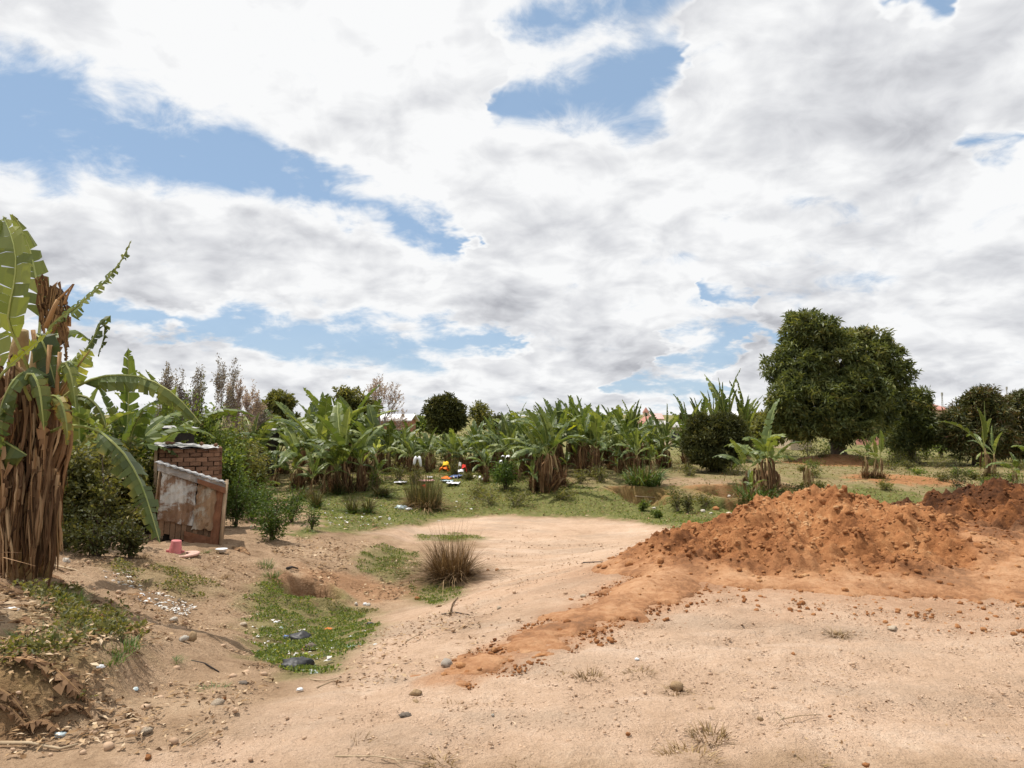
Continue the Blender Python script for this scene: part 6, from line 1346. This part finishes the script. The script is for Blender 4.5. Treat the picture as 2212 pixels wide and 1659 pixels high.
# ---------------------------------------------------------------- stones one can pick out
M_STONE = simple('pale_stone', (.40, .31, .22), (.60, .50, .38), 6, .9, 6, .01, 25, rnd=.15)
M_GREYST = simple('grey_stone', (.40, .35, .29), (.54, .48, .41), 6, .9, 6, .01, 25)
M_WHITEST = simple('whitish_stone', (.52, .46, .38), (.68, .63, .55), 6, .9, 6, .01, 25)
M_DUNG = simple('dry_dung', (.22, .145, .08), (.40, .28, .16), 2, .95, 6, .004, 8)
ST = [(147, 733, 16, 9, M_STONE, 'tan block of stone lying at the foot of the left bank'), (217, 705, 12, 8, M_STONE, 'pale square stone on the lower bank'), (224, 700, 6, 4, M_RED, 'small reddish stone touching the pale square one'), (192, 640, 10, 11, M_DUNG, 'brown lump in the middle of the bank'), (184, 640, 9, 7, M_WHITEST, 'pale slab leaning on the brown lump'),
      (174, 621, 8, 6, M_WHITEST, 'pale stone below the white scraps'), (207, 613, 11, 4, M_WHITEST, 'flat pale slab on the upper bank'), (220, 620, 9, 4, M_STONE, 'flat stone between the slabs of the upper bank'), (242, 626, 10, 5, M_STONE, 'sandy slab at the left rim of the weeds'), (130, 736, 9, 4, M_WHITEST, 'flat pale stone left of the tan block'), (148, 758, 8, 5, M_RED, 'reddish stone at the lower edge of the bank'),
      (447, 666, 12, 12, M_GREYST, 'grey rough rock at the tip of the red soil tail'), (444, 678, 9, 9, M_RED, 'red clod below the grey rock'), (452, 672, 9, 7, M_RED, 'red clod right of the grey rock'), (468, 674, 7, 6, M_RED, 'red clod at the end of the soil tail'), (494, 652, 9, 8, M_RED, 'red clod above the soil tail'), (517, 641, 9, 6, M_RED, 'red clod further up the soil tail'), (522, 646, 7, 5, M_RED, 'small red clod just below its larger neighbour'),
      (541, 657, 12, 6, M_RED, 'flat red slab on the near side of the tail'), (488, 571, 4.5, 3, M_RED, 'left one of two small red stones on the sand'), (497, 570.5, 6, 3.4, M_RED, 'right one of two small red stones on the sand'), (418, 600, 8, 5, M_RED, 'red clod under the dry sedge tuft'), (439, 607, 6, 4, M_DUNG, 'dark clod near the fallen straws'), (499, 609, 5, 4, M_STONE, 'single pale stone on the sand floor'),
      (571, 601, 5, 4, M_RED, 'single red stone in the middle of the sand'), (583, 597, 6, 4, M_STONE, 'pale stone near the middle of the sand'), (593, 611, 7, 5, M_RED, 'left of two clods on the upper soil tail'), (605, 611, 7, 6, M_RED, 'right of two clods on the upper soil tail'), (416, 695, 11, 9, M_DUNG, 'upper dry lump on the near sand'), (416, 703, 8, 5, M_DUNG, 'lower dry lump on the near sand'),
      (676, 688, 14, 10, M_DUNG, 'largest brown lump on the near sand at right'), (892, 629, 12, 5, M_STONE, 'flat stone below the foot of the heap'), (703, 512, 5, 4, M_WHITEST, 'white stone in the grass left of the dug bank'), (711, 514, 4, 3, M_WHITEST, 'smaller white stone beside it in the grass'), (729, 497, 4, 3, M_WHITEST, 'white stone on the dug bank'), (764, 515, 5, 5, M_GREYST, 'rounded grey stone at the right foot of the dug bank'),
      (716, 510, 8, 5, M_RED, 'reddish clod at the left foot of the dug bank'), (729, 514, 6, 3, M_STONE, 'pale stone in front of the dug bank'), (654, 509, 4, 3, M_WHITEST, 'white stone below the pits'), (368, 606, 5, 4, M_WHITEST, 'white stone on the red ledge'), (356, 605, 4, 4, M_WHITEST, 'second white stone on the red ledge'), (836, 634, 5, 4, M_DUNG, 'dark lump on the near ground below the heap'), (760, 720, 6, 5, M_DUNG, 'small dark lump beside the bleached stick'), (712, 711, 8, 6, M_DUNG, 'brown lump lower right of the largest one'),
      (830, 717, 4, 3, M_RED, 'small red stone right of the bleached stick'), (793, 655, 5, 4, M_RED, 'small red stone on the near ground'), (628, 735, 5, 4, M_RED, 'small red stone near the lower edge'), (866, 766, 7, 5, M_RED, 'red stone at the lower edge of the picture'), (430, 735, 4, 3, M_STONE, 'little pale stone near the lower edge'), (493, 716, 4, 3.5, M_WHITEST, 'little white stone on the near sand'), (66, 563, 10, 8, M_WHITEST, 'pale boulder behind the near banana stem'), (610, 640, 8, 5, M_RED, 'red clod on the slope below the soil tail'), (560, 632, 9, 6, M_RED, 'red clod half way along the soil tail')]
for k, (u, v, w_, h_, m_, lb) in enumerate(ST):
    q = G(u, v); s = q[1] / F; o = obj('stone', clod_mesh('stone', 900 + k, m_, 2, 1.0), loc=q + np.array((0, 0, h_ * s * .22)), rot=(random.uniform(-.2, .2), random.uniform(-.2, .2), random.uniform(0, 6.28)), scale=(w_ * s * .5, w_ * s * .45, h_ * s * .5)); tag(o, lb, 'stone', 'loose stones and clods')

# ---------------------------------------------------------------- sticks, straws, fallen banana leaves
M_STICK = simple('bleached_stick', (.28, .20, .12), (.46, .36, .24), 5, .9); M_CHAR = simple('charred_wood', (.015, .013, .012), (.06, .05, .045), 8, .9)
def stick(pts, rpx, mat, label, lift=.01):
    P = [G(u, v) for u, v in pts]; s = P[0][1] / F; o_ = P[0]; mb = MB(); r = rpx * s * .5
    mb.tube([Vector(p - o_) + Vector((0, 0, r + lift * (i % 2))) for i, p in enumerate(P)], list(np.linspace(r, r * .5, len(P))), 6); o = mb.build('stick', mat, loc=o_, smooth=True); tag(o, label, 'stick', 'loose sticks'); return o
for a in (([(442, 615), (455, 614), (470, 616)], 1.6, M_CHAR, 'dark stick on the sand below the sedge tuft'), ([(583, 563), (600, 563), (616, 565)], 1.1, M_CHAR, 'thin twig far out on the sand floor'), ([(780, 720), (800, 718), (821, 715)], 1.2, M_STICK, 'bleached stick on the near ground at right'), ([(776, 712), (784, 719), (775, 726)], 1.0, M_STICK, 'forked twig end beside the bleached stick'),
          ([(191, 662), (205, 666), (219, 673)], 2.2, M_CHAR, 'dark stick in the middle of the bank'), ([(182, 744), (195, 736), (207, 729)], 1.6, M_STICK, 'straw stalk on the lower bank'), ([(188, 742), (198, 737), (206, 733)], 1.3, M_STICK, 'second straw stalk on the lower bank'), ([(335, 757), (375, 759), (420, 763)], 1.5, M_STICK, 'long straw stalk at the lower edge'), ([(380, 757), (395, 762), (404, 768)], 1.3, M_STICK, 'short straw crossing the long one at the lower edge'),
          ([(0, 745), (30, 747), (60, 751), (78, 748)], 4, M_STICK, 'dry banana rib lying at the lower left corner'), ([(52, 566), (75, 572), (94, 581)], 2.2, M_STICK, 'dry rib slanting below the near banana'), ([(287, 570), (292, 569), (298, 570)], 3.0, M_CHAR, 'charred piece of wood above the red ledge'), ([(450, 615), (453, 605), (458, 598)], 2.0, M_STRAW, 'fallen straw stalk at the sedge tuft'), ([(497, 571), (510, 570), (519, 571)], .9, M_STICK, 'thin straw lying beside the two red stones'),
          ([(406, 642), (415, 638), (424, 634)], 1.2, M_STICK, 'straw at the weed edge of the sand'), ([(310, 680), (325, 683), (340, 678)], 1.4, M_STICK, 'straw stalk below the rubbish hollow'), ([(317, 688), (330, 684), (343, 677)], 1.2, M_STICK, 'second straw stalk below the rubbish hollow'), ([(635, 497), (645, 498), (655, 498)], 1.4, M_STICK, 'pale stick in front of the pits'), ([(764, 480), (770, 498), (776, 508)], 2.0, M_STICK, 'pale dry pole leaning down from the stem clump')): stick(*a)
def fallen(pts, hw, mat, label, seed, lift=.05):
    P = [G(u, v) + np.array((0, 0, lift * .4 + (.03 if 0 < i < len(pts) - 1 else 0))) for i, (u, v) in enumerate(pts)]; o_ = P[0].copy(); s = P[0][1] / F
    me = leaf_mesh('fallen_leaf', [p - o_ for p in P], hw * s * 1.3, .08, .55, .1, .7, seed, mat, jag=.5, rib=.007, gapw=.4, tint0=.45); o = obj('fallen_leaf', me, loc=o_); tag(o, label, 'banana leaf', 'fallen banana leaves')
D2 = (M_DRYLEAF, M_DRYRIB)
for k, (pts, hw, lb) in enumerate((([(8, 588), (25, 585), (44, 590)], 9, 'dry leaf heaped against the foot of the near banana'), ([(30, 576), (48, 580), (66, 590)], 9, 'dry leaf spread right of the foot of the near banana'), ([(-8, 582), (10, 594), (24, 604)], 8, 'dry leaf below the foot of the near banana'), ([(-10, 640), (15, 655), (38, 672), (48, 682)], 9, 'dry leaf rib curving over the weeds above the cut bank'), ([(0, 660), (20, 667), (45, 671), (55, 668)], 7, 'second dry leaf lying above the cut bank'), ([(55, 672), (68, 690), (80, 702), (92, 706)], 12, 'crumpled brown leaf hanging over the lip of the cut bank'), ([(-8, 690), (10, 705), (28, 722)], 6, 'dry rib slanting down the face of the cut bank'),
                                   ([(40, 722), (60, 718), (78, 714), (92, 722)], 9, 'heap of torn dry leaf at the foot of the cut bank'), ([(5, 628), (22, 626), (36, 630)], 8, 'brown leaf among the weeds below the near banana'), ([(70, 618), (90, 622), (108, 620)], 6, 'curled brown leaf at the right of the dark weeds'), ([(120, 632), (132, 634), (140, 640)], 5, 'small dry leaf on the bank right of the weeds'), ([(-10, 708), (8, 716), (30, 733)], 5, 'lowest dry rib on the cut bank'), ([(12, 733), (40, 730), (62, 735)], 7, 'flat dry leaf at the bottom of the cut bank'),
                                   ([(128, 596), (140, 600), (152, 606)], 5, 'reddish dry leaf beside the white scraps'), ([(232, 548), (242, 552), (250, 556)], 5, 'dry leaf pieces on the earth right of the tin shack'))): fallen(pts, hw, D2, lb, 950 + k)
for k, (u, v, h_, n_, lb) in enumerate(((590, 678, 13, 60, 'dry brown grass tuft on the slope right of the soil tail'), (641, 673, 9, 50, 'low dry tuft right of the brown one'), (452, 707, 8, 40, 'tiny dry tuft on the near sand'), (358, 744, 10, 40, 'dry tuft near the lower edge, left'), (403, 740, 7, 35, 'short dry tuft near the lower edge'), (441, 760, 9, 40, 'dry tuft at the lower edge left of centre'), (525, 765, 9, 40, 'dry tuft at the lower edge right of centre'), (690, 756, 12, 110, 'broad patch of dry grass at the lower edge'),
                                        (710, 735, 12, 70, 'dry grass tuft above the broad patch'), (807, 762, 8, 60, 'dry grass patch at the lower edge, right'), (838, 634, 9, 50, 'dry tuft under the foot of the heap'), (632, 675, 5, 30, 'tiny dry tuft left of the low one'), (675, 690, 8, 50, 'dry blades around the largest brown lump'), (566, 676, 6, 30, 'little dry tuft left of the brown grass tuft'), (110, 660, 12, 60, 'straw tuft at the rim of the weeds'), (170, 660, 6, 50, 'green sprig alone on the bank'), (213, 690, 9, 60, 'small green weed on the lower bank'),
                                        (140, 558, 10, 60, 'grass tuft left of the pink bucket'), (265, 568, 14, 90, 'tall green weed on the bank edge above the hollow'), (272, 576, 11, 80, 'second green weed on the bank edge above the hollow'), (198, 570, 7, 60, 'dark tuft below the bucket cover'), (222, 577, 6, 40, 'little tuft on the bare earth'), (204, 552, 5, 40, 'green sprig at the foot of the tin shack'), (62, 605, 22, 150, 'dark leafy weed clump under the near banana'), (85, 632, 16, 110, 'leafy weed clump lower on the bank'), (30, 640, 18, 120, 'weed clump above the cut bank'), (120, 648, 16, 100, 'small bushy weed standing at the bare path'))):
    green = 'green' in lb or 'weed' in lb; tuft('grass_tuft', u, v, h_, [('blades', int(n_ * 1.5), 1.0, .09 if v > 640 else .15, .7, .006, M_REED if green else M_STRAW, .03 + n_ * .0009, .5)], lb, seed=130 + k)

# ---------------------------------------------------------------- rubbish
def plastic(name, c, rough=.35): return simple(name, c, tuple(v * .7 for v in c), 9, rough, 3, spec=.5)
PL = {'black': plastic('black_plastic', (.022, .022, .024), .55), 'white': plastic('white_plastic', (.72, .73, .74)), 'blue': plastic('blue_plastic', (.04, .12, .42)), 'green': plastic('green_plastic', (.35, .62, .48)), 'orange': plastic('orange_rag', (.55, .17, .03), .9), 'clear': plastic('pale_blue_plastic', (.52, .62, .64)), 'red': plastic('red_plastic', (.38, .04, .03)), 'dark': plastic('dark_rag', (.14, .11, .085), .95), 'lime': plastic('lime_plastic', (.42, .52, .05))}
def rubbish(u, v, w_, h_, mt, label, seed, name='plastic_bag', cat='rubbish'):
    q = G(u, v); s = q[1] / F; import bmesh
    bm = bmesh.new(); bmesh.ops.create_icosphere(bm, subdivisions=3, radius=1.0); V = np.array([x.co[:] for x in bm.verts]); f = np.array([[x.index for x in y.verts] for y in bm.faces]); bm.free()
    k = 1 + .55 * perlin(V[:, 0] * 2.1 + seed, V[:, 1] * 2.1 + V[:, 2], seed) + .45 * np.abs(perlin(V[:, 0] * 4.5 + V[:, 2] * 3, V[:, 1] * 4.5 + seed, seed + 1)) + .55 * perlin(V[:, 0] * 8, V[:, 1] * 8 + V[:, 2] * 7, seed + 2)
    V = V * k[:, None] * np.array((w_ * s * .5, w_ * s * .42, h_ * s * .5)); V[:, 2] = np.maximum(V[:, 2], -h_ * s * .2)
    o = obj(name, mesh_np(name, V, f, PL[mt]), loc=q + np.array((0, 0, h_ * s * .2))); tag(o, label, cat, 'rubbish on the ground')
for k, a in enumerate(((300, 642, 20, 12, 'black', 'upper black plastic heap in the green hollow'), (297, 668, 25, 13, 'black', 'lower black plastic heap at the rim of the hollow'), (311, 650, 11, 9, 'dark', 'dark bag spilling coloured rubbish beside the upper black heap'), (329, 631, 9, 4, 'orange', 'orange rag lying in the weeds'), (351, 647, 10, 3.5, 'green', 'flat mint green packet at the weed edge'), (370, 625, 6, 4, 'black', 'small black bag at the edge of the sand'),
                               (303, 651, 4, 3, 'red', 'little red wrapper on the black heap'), (307, 648, 3.5, 3, 'white', 'white wrapper between the black heaps'), (306, 655, 3.5, 3, 'lime', 'lime green cap below the black heap'), (286, 638, 5, 4, 'blue', 'blue plastic left of the upper black heap'), (280, 630, 6, 4, 'clear', 'pale plastic at the left rim of the weeds'), (289, 646, 4, 3, 'blue', 'small blue wrapper left of the black heap'), (276, 624, 5, 4, 'white', 'white plastic at the upper left of the weeds'), (292, 652, 4, 3, 'white', 'white scrap between weeds and black heap'),
                               (314, 674, 8, 4, 'clear', 'pale sheet of plastic under the lower black heap'), (359, 646, 5, 4, 'white', 'whitish bag next to the mint green packet'), (376, 646, 5, 3, 'clear', 'pale wrapper on the sand edge'), (365, 605, 4, 3, 'white', 'white scrap above the weeds on the ledge'), (401, 509, 11, 5, 'clear', 'pale blue plastic heap left of the reed tuft base'), (409, 510, 6, 3, 'white', 'white plastic touching the reed tuft base'), (35, 569, 26, 9, 'white', 'white sack lying under the near banana plant'), (141, 597, 7, 5, 'white', 'small white bag at the end of the scraps'),
                               (405, 716, 11, 4, 'dark', 'dark rag lying on the near sand'), (60, 736, 10, 5, 'clear', 'pale plastic at the foot of the cut bank'), (10, 612, 14, 6, 'white', 'white plastic at the left edge under the banana'), (243, 684, 9, 4, 'dark', 'dark rubbish at the lower tip of the weeds'), (300, 690, 6, 3, 'white', 'white scrap below the hollow'), (100, 668, 7, 4, 'white', 'pale wrapper at the weed rim of the bank'), (134, 690, 8, 3, 'clear', 'greenish pale plastic on the lower bank'), (365, 633, 4, 3, 'white', 'white cup lying on the sand edge'), (351, 638, 4, 3, 'white', 'white scrap above the mint packet'), (322, 700, 5, 3, 'white', 'white wrapper left of the upper dry lump'), (545, 632, 4, 3, 'white', 'tiny white scrap by the soil tail'), (637, 660, 4, 3, 'white', 'tiny white scrap on the near ground'))):
    rubbish(*a, seed=k + 3)

WL = poly_world([(0, 600), (60, 588), (130, 612), (150, 640), (120, 700), (60, 690), (0, 660)])
cover('ground_weeds', WL, 1700, .045, .022, .20, M_OLIVE, 'taller leafy weeds standing out of the bank at left', 91, 1.9, .10, .7, .3)
scatter('leaf_litter', 1200, WL, .06, .022, M_LITTER, 'curled brown leaf pieces among the weeds at left', 92, -.2, 1.5, .03)
scatter('leaf_litter', 260, poly_world([(20, 705), (110, 690), (150, 735), (60, 750), (0, 745)]), .05, .018, M_LITTER, 'dry leaf rubbish at the foot of the cut bank', 93, -.2, 1.5, .02)

M_GRIT = simple('sand_grit', (.36, .25, .17), (.60, .45, .33), 3, .95, world_space=True)
pebbles('pebbles', 9000, NEAR, .0025, .009, M_GRIT, 'sand grains and tiny clods all over the near ground', 81, 2.5)
pebbles('pebbles', 3500, poly_world([(330, 690), (480, 560), (520, 525), (700, 535), (560, 640), (440, 690)]), .004, .013, M_GRIT, 'tiny clods all over the sand floor', 82, 3.0)
TAILP = poly_world([(440, 690), (445, 668), (520, 630), (640, 572), (700, 556), (690, 590), (560, 655), (470, 690)])
pebbles('pebbles', 3500, TAILP, .004, .02, M_RED, 'fine red crumbs covering the tail of the heap', 83, 4.0)
